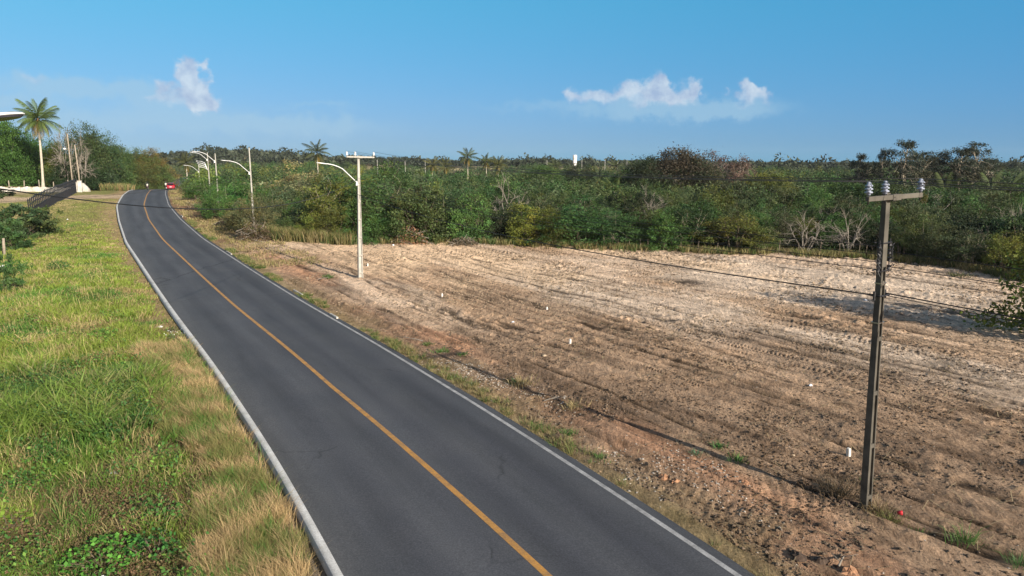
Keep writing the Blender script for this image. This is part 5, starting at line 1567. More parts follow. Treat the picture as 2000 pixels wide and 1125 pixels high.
# ------------------------------------------------------------------ clods, stones and straw lying on the dirt
OCT = np.array([(1, 0, 0), (-1, 0, 0), (0, 1, 0), (0, -1, 0), (0, 0, 1), (0, 0, -1)], float)
OF = np.array([(0, 2, 4), (2, 1, 4), (1, 3, 4), (3, 0, 4), (2, 0, 5), (1, 2, 5), (3, 1, 5), (0, 3, 5)])
def stones(x, y, s, cols, flat=.65, sink=.3):
    n = len(x); z = height(x, y)
    k = OCT[None] * (1 + rng.normal(size=(n, 6, 3)) * .22) * s[:, None, None]
    t = rng.uniform(0, 2 * PI, n); c_, s_ = np.cos(t)[:, None], np.sin(t)[:, None]
    st = rng.uniform(.7, 1.5, n)[:, None]
    kx = k[..., 0] * st; ky = k[..., 1]
    v = np.stack([kx * c_ - ky * s_, kx * s_ + ky * c_, k[..., 2] * flat], -1)
    v = v + np.stack([x, y, z + s * flat * (1 - 2 * sink) * .5], 1)[:, None]
    f = OF[None] + (np.arange(n) * 6)[:, None, None]
    return v.reshape(-1, 3), f.reshape(-1, 3), np.repeat(cols, 6, 0)
def lot_pts(n, r0=10, r1=72, pw=1.5, a0=-40, a1=44):
    a = rng.uniform(R(a0), R(a1), n); r_ = r0 + (r1 - r0) * rng.random(n) ** pw
    x, y = r_ * np.sin(a), r_ * np.cos(a)
    n_, f_, _ = road_coord(x, y)
    k = (n_ > 4.3) & (r_ < edge_r(a) - .5)
    return x[k], y[k], r_[k]
x, y, r_ = lot_pts(230000)
wx = sstep(.42, .62, fbm(x / 3.5, y / 3.5, 301, 3)); n2 = x * .84 + y * .54; s2 = -.54 * x + .84 * y
wx = wx * (.35 + .65 * sstep(.45, .6, fbm(n2 / .6, s2 / 4, 302, 3)))
keep = rng.random(len(x)) < wx; x, y, r_ = x[keep], y[keep], r_[keep]; n = len(x)
s = (.012 + .040 * rng.random(n) ** 3.0) * np.maximum(1, r_ / 26)
farw = sstep(24, 42, r_)[:, None]
b = (np.array((.20, .14, .092)) * (1 - farw) + np.array((.36, .28, .20)) * farw) * rng.uniform(.6, 1.3, n)[:, None]
x2, y2, r2 = lot_pts(120000, 10, 36, 1.2)
w2 = sstep(.40, .60, fbm(x2 / 2.2, y2 / 2.2, 305, 3)) * (.25 + .75 * sstep(.45, .58, fbm((x2 * .84 + y2 * .54) / .45, (-.54 * x2 + .84 * y2) / 3, 306, 3)))
k2 = rng.random(len(x2)) < w2; x2, y2, r2 = x2[k2], y2[k2], r2[k2]; n = len(x2)
x, y = np.concatenate([x, x2]), np.concatenate([y, y2]); s = np.concatenate([s, .016 + .050 * rng.random(n) ** 3.2])
b = np.concatenate([b, np.array((.25, .19, .14))[None] * rng.uniform(.5, 1.35, n)[:, None]])
v, f, c = stones(x, y, s, b)
tag(obj_np('soil_clods', v, f, M['soil'], c), 'small brown clods of earth scattered over the graded dirt', kind='stuff')
# pale stone chips: loose heaps near the verge and single ones everywhere
xs, ys, ss = [], [], []
x, y, r_ = lot_pts(2200, 10, 70, 1.3); xs.append(x); ys.append(y); ss.append(rng.uniform(.010, .028, len(x)) * np.maximum(1, r_ / 30))
for px, py, rx, ry, k in ((915, 722, 1.5, .5, 420), (955, 735, 1.3, .4, 140), (1335, 920, 1.0, .25, 110), (1200, 880, .9, .35, 60), (1090, 780, .8, .3, 90), (1370, 905, .8, .25, 90), (1240, 935, .8, .4, 60), (1030, 760, 1.0, .3, 50), (1430, 975, .8, .3, 50), (700, 660, 1.5, .4, 60)):
    x0, y0 = at(px, py); g1 = rng.normal(size=k) * rx; g2 = rng.normal(size=k) * ry
    xs.append(x0 - .54 * g1 + .84 * g2); ys.append(y0 + .84 * g1 + .54 * g2); ss.append(rng.uniform(.014, .045, k))
x, y, s = np.concatenate(xs), np.concatenate(ys), np.concatenate(ss); n = len(x)
cz = np.where(rng.random(n)[:, None] < .75, np.array((.62, .58, .52)), np.array((.50, .36, .25))) * rng.uniform(.7, 1.15, n)[:, None]
v, f, c = stones(x, y, s, cz, .6, .25)
tag(obj_np('stone_chips', v, f, M['soil'], c), 'whitish stone and shell chips scattered on the dirt beside the road', kind='stuff')
# dry stalks lying about
x, y, r_ = lot_pts(5200, 10, 48, 1.2); keep = fbm(x / 3, y / 3, 311, 3) > .5; x, y, r_ = x[keep], y[keep], r_[keep]; n = len(x)
a = rng.uniform(0, PI, n); L_ = rng.uniform(.05, .28, n); z = height(x, y) + .025
d = np.stack([np.cos(a) * L_, np.sin(a) * L_, rng.uniform(-.02, .05, n)], 1); w = np.stack([-np.sin(a), np.cos(a), a * 0], 1) * .006 * np.maximum(1, r_ / 16)[:, None]
B = np.stack([x, y, z], 1)
v = np.stack([B - d - w, B - d + w, B + d + w, B + d - w], 1).reshape(-1, 3)
tag(obj_np('dry_stalks', v, np.arange(4 * n).reshape(-1, 4), M['grass'], np.repeat(np.array((.46, .37, .22))[None] * rng.uniform(.6, 1.2, n)[:, None], 4, 0)), 'dry straw stalks lying on the dirt', kind='stuff')

# green tufts growing on the dirt
def tuft(px, py, rad_, hgt, colr, label, nb=90, name='grass_tuft'):
    x0, y0 = at(px, py); r = np.random.default_rng(int(px + py * 3)); g = H1(x0, y0)
    n = nb; a = r.uniform(0, 2 * PI, n); rr = np.abs(r.normal(size=n)) * rad_ * .4
    px_, py_ = rr * np.cos(a), rr * np.sin(a); h = hgt * r.uniform(.5, 1.2, n); le = r.uniform(.4, 1.2, n); w = .011 * max(1, math.hypot(x0, y0) / 16)
    pa = r.uniform(0, 2 * PI, n); W = np.stack([np.cos(pa) * w / 2, np.sin(pa) * w / 2, pa * 0], 1)
    B = np.stack([px_, py_, pa * 0 - .03], 1); m = B + np.stack([np.cos(a) * le * h * .35, np.sin(a) * le * h * .35, h * .6], 1); t = B + np.stack([np.cos(a) * le * h, np.sin(a) * le * h, h * (1 - .3 * le)], 1)
    v = np.stack([B - W, B + W, m + W, m - W, t], 1).reshape(-1, 3); i = np.arange(n)[:, None] * 5
    c = np.repeat(np.array(colr)[None] * r.uniform(.65, 1.3, n)[:, None], 5, 0)
    o = obj_np(name, v, [np.concatenate([i, i + 1, i + 2, i + 3], 1), np.concatenate([i + 3, i + 2, i + 4], 1)], M['grass'], c)
    o.location = (x0, y0, g)
    return tag(o, label, 'grass tuft', 'grass tufts on the dirt')
TG = (.10, .20, .05); TD = (.40, .32, .16)
tuft(862, 684, .5, .22, TG, 'green grass tuft beside the fallen dry twig near the road, left of the white chips')
tuft(835, 668, .35, .18, (.16, .21, .07), 'small yellowish tuft just left of the green one by the dry twig')
tuft(905, 690, .4, .16, TG, 'low green tuft between the dry twig and the white chips')
tuft(1440, 900, .35, .22, TG, 'upper of two bright green tufts on the pole shadow line, nearer the pole')
tuft(1405, 872, .3, .20, (.09, .22, .06), 'bright green tuft on the dirt just above the pole shadow')
tuft(1360, 888, .35, .14, (.12, .20, .11), 'bluish green flat tuft lying in the line of the pole shadow')
tuft(1885, 1060, .45, .42, TG, 'tall green weed on the dirt in the lower right corner')
tuft(1990, 1108, .35, .3, (.08, .16, .05), 'green weed cut off by the lower right corner')
tuft(1735, 1015, .5, .22, (.16, .17, .06), 'tangled green and dry tuft beside the red plastic cup', 150)
tuft(1020, 745, .7, .32, TD, 'spiky dry grass tuft right of the white chips', 130)
tuft(1005, 742, .4, .22, TG, 'green tuft at the foot of the spiky dry tuft')
tuft(1120, 795, .6, .25, TD, 'pale dry tuft at the upper end of the long pole shadow', 120)
tuft(1110, 845, .4, .25, TG, 'green tuft beside the dark clod close to the road edge')
tuft(1170, 890, .45, .18, TG, 'flat green tuft among the reddish soil near the road')
tuft(1795, 1035, .25, .12, TG, 'tiny green tuft right of the red plastic cup')
tuft(1640, 965, .9, .45, (.16, .12, .075), 'dark tangle of dead grass at the left foot of the near utility pole', 260)
tuft(1715, 1000, .6, .3, (.24, .18, .10), 'tangle of dead grass at the right foot of the near utility pole', 160)
tuft(1692, 950, .12, .3, (.10, .17, .05), 'green sprig growing against the foot of the near utility pole', 40)
tuft(640, 540, .5, .4, TG, 'green clump beside the road level with the lamp post', 80)
tuft(1870, 540, 1.2, .35, (.12, .13, .06), 'dark dead tangle lying in the dirt near the crooked white trunk', 120)

# heap of dry brushwood at the forest edge, and dark heaps on the red bank
def brush(px, py, rx, hgt, label, colr, nl=700, grp='brush heaps at the edge of the lot'):
    x0, y0 = at(px, py); g = H1(x0, y0); r = np.random.default_rng(int(px))
    o = empty('brush_heap', (x0, y0, g), 0, 1, label, 'brush heap', grp)
    th = r.uniform(0, 2 * PI, nl); rr = np.sqrt(r.random(nl)); P = np.stack([rr * np.cos(th) * rx, rr * np.sin(th) * rx * .6, (1 - rr ** 2) * hgt * r.random(nl) + .08], 1)
    v, q, c = quad_leaves(P, r.uniform(.12, .36, nl), r.uniform(.05, .14, nl), np.array(colr)[None] * r.uniform(.5, 1.4, nl)[:, None], .1, 0, r)
    obj_np('leaves', v, q, M['leaf'], c, parent=o)
    mb = MB()
    for k in range(26):
        a = r.uniform(0, 2 * PI); p = P[k]; mb.tube([(p[0] - .7 * math.cos(a), p[1] - .4 * math.sin(a), max(.02, p[2] - .2)), tuple(p), (p[0] + .7 * math.cos(a), p[1] + .4 * math.sin(a), p[2] + .25)], [.03, .025, .01], 4)
    mb.build('branches', M['dead_wood'], o)
brush(800, 476, 1.9, 1.9, 'heap of reddish brown dead leaves and branches against the forest right of the lamp post', (.30, .165, .095))
brush(905, 478, 1.5, .8, 'low heap of grey brush right of the reddish brown heap', (.16, .13, .09))
brush(1010, 470, 1.5, 1.2, 'dark brown brush pile left of the yellow-green tree', (.10, .07, .05))
brush(423, 424, 1.5, 1.4, 'dark brown heap of dead brush on the red bank, upper of two', (.075, .05, .04))
brush(440, 440, 1.2, .9, 'dark brown heap of dead brush on the red bank, lower of two', (.085, .06, .045))
brush(388, 410, 2.0, 2.4, 'brown withered bush at the top of the red bank beside the road', (.15, .10, .065))
brush(500, 470, 2.0, 2.2, 'dark withered thicket at the left end of the lot edge', (.12, .085, .055))

# ------------------------------------------------------------------ small things
def put_mb(name, px, py, fn, mat, label, cat, group=None, bevel=0, smooth=False, rz=0, dz=0):
    x, y = at(px, py); mb = MB(); fn(mb)
    o = mb.build(name, M[mat], None, smooth, bevel); o.location = (x, y, H1(x, y) + dz); o.rotation_euler = (0, 0, rz)
    return tag(o, label, cat, group)
MG = 'white marker posts on the dirt'
for px, py, s, lab in ((1657, 892, 1.0, 'nearest white boundary marker post, left of the near utility pole'), (1113, 672, .9, 'white boundary marker post in the middle of the dirt lot'),
                       (863, 581, 1.0, 'white boundary marker post halfway between the lamp post and the middle one'), (718, 521, 1.0, 'farthest white boundary marker post, just right of the lamp post'), (1068, 604, .7, 'small white marker stub between the two middle posts')):
    def f(mb, s=s):
        mb.box(0, 0, .07 * s, .10, .10, .40 * s, top=.94); mb.box(0, 0, .285 * s, .08, .08, .03)
    put_mb('marker_post', px, py, f, 'marker', lab, 'marker post', MG, .008, rz=.5, dz=-.05).rotation_euler[1] = .07 * math.sin(px)
def cup(mb): 
    mb.lathe([(.033, 0), (.045, .013), (.050, .06), (.054, .10), (.043, .104), (.036, .03)], 18)
o = put_mb('plastic_cup', 1752, 1010, cup, 'red_plastic', 'crushed red plastic cup lying right of the near utility pole foot', 'cup', None, 0, True, 0, .09)
o.rotation_euler = (1.3, .2, .9)
def rag(k, s):
    def f(mb):
        r = random.Random(k); n = 9
        vs = [(s * r.uniform(.5, 1) * math.cos(2 * PI * i / n), s * r.uniform(.3, .8) * math.sin(2 * PI * i / n), r.uniform(0, .3) * s) for i in range(n)] + [(0, 0, s * .7), (.3 * s, .1 * s, s * .5)]
        mb.add(vs, [(i, (i + 1) % n, 9) for i in range(n)] + [(0, 9, 10), (1, 10, 9), (0, 10, 1)])
    return f
LGp = 'scraps of litter'
for k, (px, py, s, lab) in enumerate(((1583, 755, .12, 'crumpled bluish white plastic bag on the open dirt'), (515, 1112, .11, 'white paper scrap in the straw beside the kerb at the bottom'), (222, 918, .12, 'white litter scrap where green grass meets straw'),
                                      (132, 428, .22, 'white litter scrap on the mown slope below the black fence'), (200, 1118, .14, 'pale plastic scrap under the broad-leaved plant at the bottom'), (1690, 587, .16, 'white scrap on the dirt left of the cable clamp'),
                                      (644, 472, .22, 'white scrap in the tall grass left of the lamp post'), (768, 480, .2, 'white scrap left of the reddish brown heap'), (940, 450, .22, 'white rag caught in the scrub above the grey brush'), (1002, 630, .12, 'tiny white scrap in mid lot above the middle marker post'),
                                      (5, 515, .4, 'white sheet of litter at the left margin in the tall grass'))):
    put_mb('litter_scrap', px, py, rag(k, s), 'litter', lab, 'litter', LGp)
def rock(k, s_, fl=.5):
    def f(mb):
        s = s_
        r = random.Random(k); vs, fs = [], []
        n, m = 11, 7; s *= .8
        for j in range(m):
            for i in range(n):
                ph = -PI / 2 + PI * j / (m - 1); q = s * (1 + r.uniform(-.34, .25))
                vs.append((q * math.cos(ph) * math.cos(2 * PI * i / n), q * .75 * math.cos(ph) * math.sin(2 * PI * i / n), fl * q * math.sin(ph)))
        for j in range(m - 1):
            for i in range(n): fs.append((j * n + i, j * n + (i + 1) % n, (j + 1) * n + (i + 1) % n, (j + 1) * n + i))
        mb.add(vs, fs)
    return f
M['earth'] = simple('dark_earth', (.075, .052, .038), 1, var=.35, scale=9, bump=.8)
M['earth_red'] = simple('reddish_earth', (.30, .165, .095), 1, var=.3, scale=9, bump=.8)
CG = 'large clods of earth'
for k, (px, py, s, mt, lab) in enumerate(((1088, 852, .30, 'earth', 'large dark clod near the road edge beside a green tuft'), (1093, 862, .2, 'earth', 'smaller dark clod leaning on the large one near the road edge'), (1560, 1078, .22, 'earth', 'dark clod at the bottom of the lot, left of its pair'),
                                          (1605, 1083, .22, 'earth', 'dark clod at the bottom of the lot, right of its pair'), (1660, 1108, .3, 'earth_red', 'reddish lump of clay at the bottom edge of the lot'), (1700, 1035, .14, 'earth', 'dark clod below the foot of the near utility pole'),
                                          (1650, 985, .2, 'earth', 'grey-brown clod in the dead grass left of the pole foot'), (1625, 975, .16, 'earth', 'small dark clod in the pole shadow near its foot'), (1600, 965, .16, 'earth', 'outermost dark clod in the pole shadow'), (1298, 925, .2, 'earth_red', 'reddish clod beside the white shell heap'), (1320, 932, .16, 'earth_red', 'tan clod just right of the reddish one'), (1455, 940, .16, 'earth_red', 'orange clod on the pole shadow line'))):
    put_mb('earth_clod', px, py, rock(k, s, .6), mt, lab, 'clod', CG, 0, False, k, .0)
put_mb('flat_stone', 1546, 886, rock(77, .2, .3), 'stone', 'flat tan stone left of the nearest marker post', 'stone', 'loose stones', 0, True, .3, .02)
put_mb('flat_stone', 1063, 697, rock(78, .14, .4), 'stone', 'small tan stone near the middle marker post', 'stone', 'loose stones', 0, True, .3, .03)
put_mb('flat_stone', 312, 632, rock(79, .2, .4), 'marker', 'whitish stone in the grass beside the kerb above the flowering weed', 'stone', 'loose stones', 0, True, .3, .05)
KG = 'old white kerb pieces'
def kerbp(L):
    return lambda mb: (mb.box(0, 0, .0, .11, L, .16), mb.box(0, .0, .085, .085, L * .94, .02))
for px, py, L, lab in ((360, 688, .7, 'short piece of old white kerb among the weeds, farthest on the left side'), (385, 722, .6, 'second piece of old white kerb in the left verge'), (402, 752, 1.3, 'longest piece of old white kerb in the left verge'),
                       (447, 494, 2.4, 'piece of old white kerb in the grass at the far right edge of the road'), (582, 572, 2.0, 'piece of old white kerb in the right verge grass, left of the lamp post foot'), (652, 618, 1.2, 'nearest piece of old white kerb in the right verge grass'), (355, 422, 2.6, 'farthest piece of old white kerb at the right edge near the bend')):
    x, y = at(px, py); X_, tx, ty, e = road_xy(y)
    put_mb('kerb_stone', px, py, kerbp(L), 'whitewash', lab, 'kerb stone', KG, .01, rz=-math.atan2(float(tx), float(ty)), dz=.06)
# fallen dry twigs
def twig(px, py, L, ang_, label):
    x, y = at(px, py); g = H1(x, y); r = random.Random(int(px))
    mb = MB(); ps = [Vector((math.cos(ang_) * L * (t - .5), math.sin(ang_) * L * (t - .5), .06 + .05 * math.sin(t * 3) + r.uniform(0, .02))) for t in (0, .25, .5, .75, 1)]
    mb.tube(ps, [.022, .02, .017, .013, .007], 6)
    for k in (1, 2, 3): mb.tube([ps[k], ps[k] + Vector((r.uniform(-.3, .3), r.uniform(-.3, .3), .12))], [.01, .004], 4)
    o = mb.build('dry_twig', M['dead_wood'], None, True); o.location = (x, y, g)
    tag(o, label, 'twig', 'fallen twigs')
twig(800, 658, 1.6, 2.6, 'long pale fallen twig beside the green tuft near the road')
twig(1085, 778, .9, .4, 'pale twig above the upper end of the pole shadow')
twig(632, 545, 1.2, .9, 'thin pale twig sticking up beside the road left of the lamp post')
twig(1645, 1090, .5, .9, 'short pale twig at the bottom edge of the lot')

# ------------------------------------------------------------------ car and motorcycles at the bend
def road_pose(F, n):
    X, tx, ty, e = road_xy(F)
    return Vector((float(X + n * ty), float(F - n * tx), float(e) + .05)), math.atan2(-float(tx), float(ty))
def hatchback(loc, rz, label):
    o = empty('parked_car', loc, rz, 1, label, 'car'); o.name = 'red_car'
    # side outline: y forward, z up
    prof = [(-1.95, .32), (-2.02, .55), (-1.98, .86), (-1.90, .98), (1.15, .95), (1.75, .82), (1.98, .62), (2.0, .34), (1.6, .24), (-1.6, .24)]
    vs, fs = [], []; n = len(prof)
    for s in (-1, 1):
        for y, z in prof: vs.append((s * .86 * (1 - .06 * (z > .9) - .05 * (abs(y) > 1.9)), y, z))
    for i in range(n): fs.append((i, (i + 1) % n, n + (i + 1) % n, n + i))
    fs += [tuple(range(n)), tuple(range(2 * n - 1, n - 1, -1))]
    body = MB().add(vs, fs).build('body', M['red_car'], o, bevel=.06)
    cab = [(-1.86, .96, .80), (-1.52, 1.42, .62), (-.1, 1.47, .64), (.45, 1.40, .62), (1.15, .94, .80)]
    vs = []; n = len(cab)
    for s in (-1, 1):
        for y, z, w in cab: vs.append((s * w, y, z))
    fs = [(i, i + 1, n + i + 1, n + i) for i in range(n - 1)] + [(n - 1, 0, n, 2 * n - 1), tuple(range(n)), tuple(range(2 * n - 1, n - 1, -1))]
    MB().add(vs, fs).build('cabin_roof', M['red_car'], o, bevel=.03)
    g = MB(); g.add([(-.68, -1.872, 1.0), (.68, -1.872, 1.0), (.54, -1.578, 1.385), (-.54, -1.578, 1.385)], [(0, 1, 2, 3)]); g.build('rear_window', M['car_glass'], o)
    g = MB(); g.add([(-.66, 1.06, 1.03), (.66, 1.06, 1.03), (.55, .52, 1.37), (-.55, .52, 1.37)], [(3, 2, 1, 0)]); g.build('windscreen', M['car_glass'], o)
    for s in (-1, 1):
        g = MB(); g.add([(s * .795, -1.5, 1.0), (s * .80, .9, .99), (s * .66, .42, 1.34), (s * .665, -1.35, 1.36)], [(0, 1, 2, 3) if s > 0 else (3, 2, 1, 0)]); g.build('side_window', M['car_glass'], o)
        t = MB(); t.box(s * .66, -1.99, .80, .28, .08, .2); t.build('tail_light', M['light_red'], o, bevel=.02)
        t = MB(); t.box(s * .60, 1.93, .68, .34, .12, .14); t.build('headlight', M['light_white'], o, bevel=.02)
        m_ = MB(); m_.box(s * .93, .62, 1.0, .16, .1, .12); m_.build('wing_mirror', M['red_car'], o, bevel=.03)
        for y in (-1.28, 1.28):
            w = MB(); w.tube([(s * .66, y, .31), (s * .88, y, .31)], .31, 20); ww = w.build('wheel', M['tyre'], o)
            w = MB(); w.tube([(s * .86, y, .31), (s * .893, y, .31)], .19, 14); w.build('rim', M['chrome'], ww)
    b = MB(); b.box(0, -2.0, .42, 1.6, .14, .2); b.build('bumper', M['red_car'], o, bevel=.04)
    b = MB(); b.box(0, -2.035, .62, .42, .03, .13); b.build('number_plate', M['plate'], o)
    return o
loc, rz = road_pose(156.5, 1.0)
X, Y = at_z(334.5, 156); n_, f_, _ = road_coord(np.array([X]), np.array([Y]))
loc, rz = road_pose(float(f_[0]), float(n_[0]))
hatchback(loc, rz, 'red hatchback seen from behind, driving away round the bend')

def motorcycle(loc, rz, label):
    o = empty('motorcycle', loc, rz, 1, label, 'motorcycle', 'motorcycles on the road')
    for y in (-.65, .65):
        w = MB(); n = 20; vs = []; fs = []
        for i in range(n):
            a = 2 * PI * i / n
            for j in range(6):
                b = 2 * PI * j / 6; r_ = .27 + .05 * math.cos(b); vs.append((.05 * math.sin(b), y + r_ * math.cos(a), .31 + r_ * math.sin(a)))
        for i in range(n):
            for j in range(6): fs.append((i * 6 + j, i * 6 + (j + 1) % 6, ((i + 1) % n) * 6 + (j + 1) % 6, ((i + 1) % n) * 6 + j))
        ww = w.add(vs, fs).build('wheel', M['tyre'], o, True)
        h = MB(); h.tube([(-.06, y, .31), (.06, y, .31)], .06, 10)
        for i in range(5): a = 2 * PI * i / 5; h.tube([(0, y, .31), (0, y + .25 * math.cos(a), .31 + .25 * math.sin(a))], .012, 5)
        h.build('rim', M['chrome'], ww)
    f = MB(); f.tube([(0, -.65, .31), (0, -.2, .42), (0, .2, .45), (0, .45, .85)], .04, 8); f.tube([(0, -.6, .72), (0, 0, .75), (0, .42, .85)], .03, 8); f.tube([(-.08, .65, .31), (-.08, .42, .95)], .025, 8); f.tube([(.08, .65, .31), (.08, .42, .95)], .025, 8); f.build('frame', M['black'], o, True)
    e = MB(); e.box(0, .05, .45, .26, .36, .3); e.tube([(.14, .15, .35), (.16, -.3, .32), (.16, -.75, .42)], .04, 8); e.build('engine', M['chrome'], o, bevel=.03)
    t = MB(); t.lathe([(.06, -.12), (.15, -.06), (.16, .04), (.08, .12)], 12, (0, .18, .86)); t.build('fuel_tank', M['red_car'], o, True)
    s = MB(); s.box(0, -.35, .82, .24, .72, .09); s.build('seat', M['black'], o, bevel=.03)
    h = MB(); h.tube([(-.36, .30, 1.02), (-.12, .40, 1.0), (.12, .40, 1.0), (.36, .30, 1.02)], .02, 8); h.build('handlebar', M['black'], o, True)
    l = MB(); l.lathe([(.02, -.08), (.09, -.06), (.095, .02), (.02, .05)], 12, (0, .5, .93)); l.build('headlight', M['light_white'], o, True)
    m_ = MB(); m_.box(0, .68, .64, .14, .4, .03); m_.box(0, -.7, .68, .16, .35, .03); m_.build('mudguard', M['red_car'], o)
    return o
def rider(loc, rz, label, shirt):
    """seated figure grown as one skin over a jointed skeleton"""
    J = {'pel': (0, -.30, .93), 'waist': (0, -.25, 1.12), 'chest': (0, -.16, 1.34), 'neck': (0, -.11, 1.50), 'head': (0, -.07, 1.63), 'top': (0, -.06, 1.74)}
    E = [('pel', 'waist'), ('waist', 'chest'), ('chest', 'neck'), ('neck', 'head'), ('head', 'top')]
    Rd = {'pel': .14, 'waist': .125, 'chest': .15, 'neck': .055, 'head': .095, 'top': .06}
    for s, k in ((-1, 'l'), (1, 'r')):
        J.update({k + 'sh': (s * .19, -.14, 1.42), k + 'el': (s * .33, .02, 1.20), k + 'wr': (s * .34, .26, 1.07), k + 'ha': (s * .33, .33, 1.04), k + 'hip': (s * .10, -.26, .90), k + 'kn': (s * .22, .16, .80), k + 'an': (s * .19, -.06, .40), k + 'to': (s * .20, .12, .35)})
        E += [('chest', k + 'sh'), (k + 'sh', k + 'el'), (k + 'el', k + 'wr'), (k + 'wr', k + 'ha'), ('pel', k + 'hip'), (k + 'hip', k + 'kn'), (k + 'kn', k + 'an'), (k + 'an', k + 'to')]
        Rd.update({k + 'sh': .065, k + 'el': .045, k + 'wr': .03, k + 'ha': .035, k + 'hip': .10, k + 'kn': .065, k + 'an': .045, k + 'to': .04})
        for fi in range(4):
            nm = f'{k}f{fi}'; J[nm] = (s * (.30 + .022 * fi), .385 - .004 * abs(fi - 1), 1.045); J[nm + 'b'] = (s * (.30 + .022 * fi), .39, 1.0)
            E += [(k + 'ha', nm), (nm, nm + 'b')]; Rd[nm] = .010; Rd[nm + 'b'] = .009
        J[k + 'th'] = (s * .285, .33, 1.0); E.append((k + 'ha', k + 'th')); Rd[k + 'th'] = .011
    ks = list(J); me = bpy.data.meshes.new('person'); me.from_pydata([J[k] for k in ks], [(ks.index(a), ks.index(b)) for a, b in E], [])
    o = link(bpy.data.objects.new('person', me)); o.location = loc; o.rotation_euler = (0, 0, rz)
    m_ = o.modifiers.new('skin', 'SKIN')
    sv = me.skin_vertices[0].data if me.skin_vertices else None
    if sv is None:
        me.attributes.new('skin', 'FLOAT', 'POINT')
    for i, k in enumerate(ks):
        me.skin_vertices[0].data[i].radius = (Rd[k], Rd[k]); me.skin_vertices[0].data[i].use_root = (k == 'pel')
    s_ = o.modifiers.new('sub', 'SUBSURF'); s_.levels = 1; s_.render_levels = 1
    me.materials.append(M[shirt])
    tag(o, label, 'person', 'motorcycle riders')
    h = MB(); h.lathe([(.04, -.14), (.115, -.10), (.135, .0), (.125, .08), (.07, .135), (.01, .15)], 16, (0, -.06, 1.68)); h.build('helmet', M['black'], o, True)
    f = MB(); f.add([(-.08, .055, 1.60), (.08, .055, 1.60), (.085, .062, 1.70), (-.085, .062, 1.70)], [(0, 1, 2, 3)]); f.build('visor', M['car_glass'], o)
    t = MB(); t.lathe([(.155, .98), (.15, 1.1), (.17, 1.3), (.15, 1.42), (.07, 1.48)], 14, (0, 0, 0))
    tt = t.build('shirt', M['cloth_white'], o, True); tt.location = (0, -.22, 0); tt.scale = (1.15, .85, 1)
    return o
X, Y = at_z(288.5, 150); n_, f_, _ = road_coord(np.array([X]), np.array([Y]))
loc, rz = road_pose(float(f_[0]), float(n_[0]))
motorcycle(loc, rz + PI, 'motorcycle coming towards the camera in the left lane at the bend')
rider(loc, rz + PI, 'rider with black helmet and pale top on the oncoming motorcycle', 'cloth_dark')
X, Y = at_z(324.6, 152); n_, f_, _ = road_coord(np.array([X]), np.array([Y]))
loc, rz = road_pose(float(f_[0]), float(n_[0]))
motorcycle(loc, rz, 'motorcycle riding away beside the red car')
rider(loc, rz, 'rider in pale top on the motorcycle beside the red car', 'cloth_dark')

# ------------------------------------------------------------------ the air: thin haze that only tells over hundreds of metres
hb = MB(); hb.box(0, 700, 19, 3600, 2600, 48)
hm = bpy.data.materials.new('haze'); hm.use_nodes = True; hn = hm.node_tree
hn.nodes.remove(hn.nodes['Principled BSDF'])
pv = N(hn, 'ShaderNodeVolumePrincipled'); pv.inputs['Color'].default_value = (.80, .88, 1.0, 1); pv.inputs['Density'].default_value = .00007
hn.links.new(pv.outputs[0], hn.nodes['Material Output'].inputs['Volume'])
tag(hb.build('haze', hm), kind='stuff')

# ------------------------------------------------------------------ light, sky, camera
SUN_AZ, SUN_EL = math.atan2(.62, -.78), R(22.5)
sl = bpy.data.lights.new('sun', 'SUN'); sl.energy = 5.0; sl.angle = R(.53); sl.color = (1.0, .90, .76)
so = link(bpy.data.objects.new('sun', sl)); so.location = (20, -20, 40)
sd = Vector((math.sin(SUN_AZ) * math.cos(SUN_EL), math.cos(SUN_AZ) * math.cos(SUN_EL), math.sin(SUN_EL)))
so.rotation_euler = sd.to_track_quat('Z', 'Y').to_euler()

w = bpy.data.worlds.new('World'); sc.world = w; w.use_nodes = True
nt = w.node_tree; bg = nt.nodes['Background']
sk = N(nt, 'ShaderNodeTexSky'); sk.sky_type = 'NISHITA'; sk.sun_disc = False; sk.sun_elevation = SUN_EL; sk.sun_rotation = SUN_AZ; sk.altitude = 30; sk.air_density = 1.0; sk.dust_density = .6; sk.ozone_density = 1.6
tc = N(nt, 'ShaderNodeTexCoord'); sp = N(nt, 'ShaderNodeSeparateXYZ'); nt.links.new(tc.outputs['Generated'], sp.inputs[0])
def mth(op, a, b=None, c=None):
    n = N(nt, 'ShaderNodeMath', operation=op)
    for i, v in enumerate((a, b, c)):
        if v is None: continue
        if hasattr(v, 'is_linked'): nt.links.new(v, n.inputs[i])
        else: n.inputs[i].default_value = v
    return n.outputs[0]
az_ = mth('ARCTAN2', sp.outputs['X'], sp.outputs['Y']); el_ = mth('ARCSINE', sp.outputs['Z'])
cmb = N(nt, 'ShaderNodeCombineXYZ'); nt.links.new(az_, cmb.inputs[0]); nt.links.new(el_, cmb.inputs[1])
def noise(scale, det, rough=.6, zoff=0.0):
    m_ = N(nt, 'ShaderNodeMapping'); m_.inputs['Location'].default_value = (zoff, zoff * .7, 0); nt.links.new(cmb.outputs[0], m_.inputs['Vector'])
    n = N(nt, 'ShaderNodeTexNoise'); n.inputs['Scale'].default_value = scale; n.inputs['Detail'].default_value = det; n.inputs['Roughness'].default_value = rough
    nt.links.new(m_.outputs[0], n.inputs['Vector']); return n.outputs['Fac']
nA = noise(22, 8, .58); nB = noise(70, 5, .6, 3.1); nC = noise(9, 5, .55, 7.7)
wob = mth('ADD', mth('MULTIPLY', mth('SUBTRACT', nA, .5), .075), mth('MULTIPLY', mth('SUBTRACT', nB, .5), .022))
